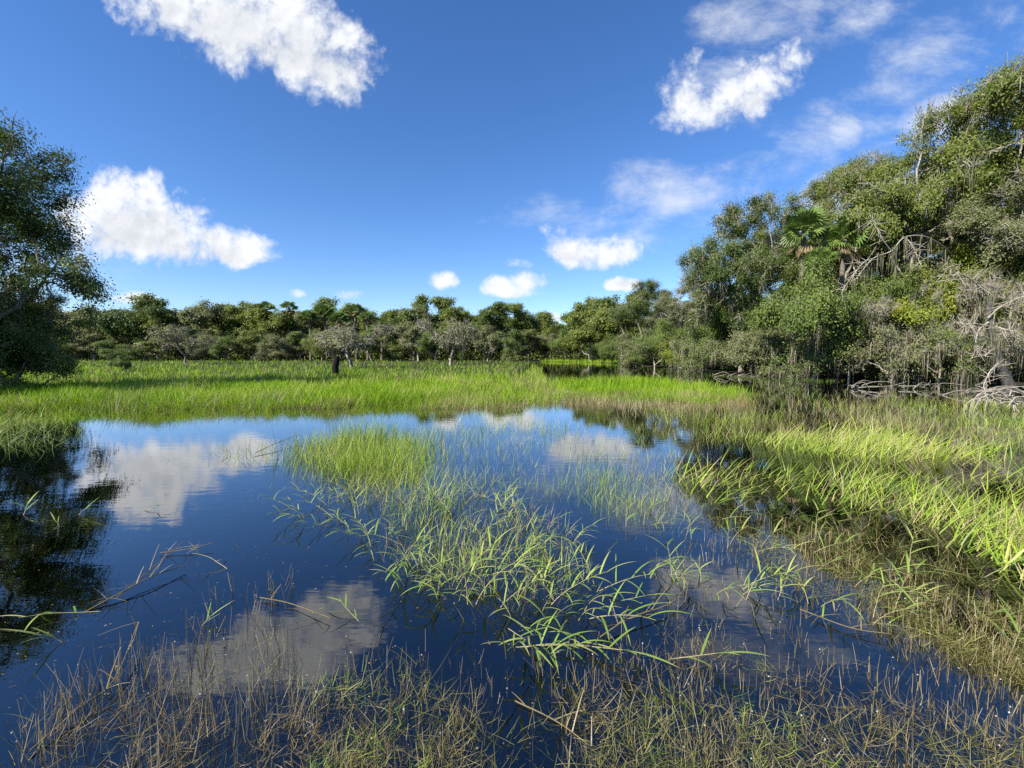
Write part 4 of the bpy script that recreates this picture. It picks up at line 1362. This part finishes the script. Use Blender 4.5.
for (x, y) in scatter([(620, 520), (700, 500), (800, 560), (820, 610), (740, 610), (660, 580)], 22, rng, None, 53):
    o = stem(random.choice(['sprig', 'up_b', 'up_a', 'arch_b']), LR, 500, 500, random.uniform(-1.4, 1.6), random.uniform(.6, .95), GR)
    o.location.x, o.location.y = x, y
GF = 'long leaved stems along the near edge of the crowded stand'
LF = 'long leaved stem leaning over dark water along the near edge of the crowded stand'
for (x, y) in scatter([(400, 575), (460, 600), (540, 610), (610, 590), (640, 620), (560, 645), (470, 640), (400, 610)], 12, rng, None, 54):
    o = stem(random.choice(['arch_a', 'arch_b', 'run_b', 'up_c']), LF, 500, 500, random.uniform(-2.6, .6), random.uniform(.75, 1.15), GF)
    o.location.x, o.location.y = x, y
GW = 'leafy stems poking through the olive weed'
LW = 'leafy stem poking through the olive weed below the cane bands'
for (x, y) in scatter([(690, 520), (800, 530), (900, 560), (1024, 600), (1024, 680), (900, 640), (780, 600)], 18, rng, None, 55):
    o = stem(random.choice(['arch_b', 'run_b', 'up_c', 'sprig', 'arch_a']), LW, 500, 500, random.uniform(-.9, 1.1), random.uniform(.65, 1.0), GW)
    o.location.x, o.location.y = x, y
HERO = [
    ('run_a', 478, 640, -0.35, 1.0, 'lone arching stem reaching lowest in front of the stand, two leaves hanging at its tip'),
    ('arch_b', 468, 610, 1.8, .8, 'stem with drooping leaf pair just above the lowest arching stem'),
    ('arch_a', 545, 605, 0.2, .95, 'wide arching stem spreading many leaves at the open edge of the stand'),
    ('arch_b', 590, 590, -0.1, .95, 'long leaved stem at the outer edge of the crowded stand'),
    ('run_b', 640, 655, -0.15, 1.0, 'floating stem with pale leaves at its end, nearest below the dry fallen stalks'),
    ('run_a', 890, 640, 0.45, 1.15, 'long runner with raised leaves in front of the olive weed'),
    ('up_a', 745, 600, 0.1, .95, 'upright tuft stem in front of the open blue gap by the straw'),
    ('arch_a', 735, 590, -0.1, .85, 'bent stem with long level leaves beside the upright tuft stem'),
    ('run_b', 800, 575, 0.4, .8, 'slanting stem with white withered leaf'),
    ('run_b', 970, 580, 0.3, 1.1, 'bright stem hanging over the olive weed at the picture edge'),
    ('run_b', 375, 630, 2.6, .75, 'short stem with folded bright leaves at the foot of the stand'),
    ('run_a', 140, 608, 3.2, .95, 'trailing stem with a long bright leaf lying over the dark reflection'),
    ('sprig', 70, 640, 3.9, 1.1, 'single slanted bright leaf sprig over the dark reflection'),
    ('sprig', 22, 516, 2.3, 1.2, 'bright sprig at the picture edge in the dark reflection'),
    ('sprig', 60, 525, 3.0, .8, 'small sprig with broken straw stem in the dark reflection'),
    ('sprig', 75, 515, 0.6, 1.1, 'upright little sprig at the border of the dark reflection'),
    ('run_b', 125, 512, 0.3, .75, 'sprig with floating leaf at the border of the cloud reflection'),
    ('dry_a', 235, 570, 2.9, .9, 'broken straw stem with one bright leaf lying on the blue water'),
    ('sprig', 195, 628, 1.0, .8, 'tiny leaf pair sprig alone on the blue water'),
    ('arch_b', 410, 545, 3.3, .8, 'leafy stem bending over the water at the near edge of the trailing stems'),
    ('arch_a', 330, 505, 3.0, .8, 'leafy stem stretching farthest over the cloud reflection'),
    ('sprig', 520, 445, 0.6, 1.2, 'thin sprig standing on the pale sky reflection behind the stand'),
    ('run_b', 610, 460, 0.5, .9, 'sprig with brown stem on the open water before the cane grass'),
    ('arch_b', 655, 480, 0.2, .9, 'first leafy stem of the cane grass leaning over open water'),
    ('sprig', 230, 455, 3.0, 1.2, 'end sprig of the floating grass strand'),
]
for (k, px, py, hd, s, lab) in HERO:
    stem(k, lab, px, py, hd, s, 'single leafy stems on the open water')


def broken(label, pts, r=.006, tw=10):
    """a broken dry reed lying across the water"""
    P = np.array([[*at(px, py)[:2], z] for px, py, z in pts])
    o = thing('broken_reed', label, 'dry reed', tuple(P[0]), 0, 'broken dry reeds on the water')
    b = Buf()
    line = bez(P - P[0], 8)
    polyline(b, line, r * .65, r * .4, 6, .55)
    link('stem', b.mesh('stem', MT['straw'], True), o)
    b = Buf()
    ix = rng.integers(2, len(line), tw)
    d0 = rng.uniform(.5, 1.5, tw)
    strips(b, line[ix], rng.uniform(.06, .22, tw), .006, d0, d0 + .3, rng.uniform(-3.1, 3.1, tw), rng.uniform(.3, 1, tw), 3, shape='tube', taper=.6)
    kind(link('dry_shoots', b.mesh('dry_shoots', MT['straw']), o), 'stuff')


broken('long dry reed bundle lying across the blue water beside the dark reflection', [(85, 612, .0), (115, 600, .03), (150, 585, .06), (185, 570, .04)], .008, 17)
broken('dry reed rising aslant from the long reed bundle', [(115, 602, .02), (150, 580, .08), (184, 560, .16)], .006, 4)
broken('short dry reed with forked ends beside the long reed bundle', [(160, 555, .02), (190, 552, .03), (213, 548, .05)], .006, 10)
broken('thick straw stalk floating low in front at the middle of the pond', [(515, 703, .012), (560, 725, .008), (612, 762, -.01)], .0055, 5)
broken('tan folded reed among the dry stalks beside the runner stem', [(600, 640, .02), (630, 625, .05), (670, 610, .05), (690, 590, .06)], .007, 14)
broken('long straw reed lying through the white seeded stalks', [(30, 755, .02), (80, 715, .04), (115, 690, .06), (140, 640, .12)], .006, 10)
broken('fallen straw reed across the gap before the olive weed', [(800, 612, .02), (850, 632, .03), (890, 640, .04)], .006, 5)
broken('brown reed bent over the end of the cloud reflection', [(255, 455, .03), (275, 448, .08), (300, 440, .12)], .010, 14)
broken('dry reed lying on the water past the floating leaf sprig', [(260, 600, .02), (290, 606, .02), (330, 622, .03)], .006, 5)
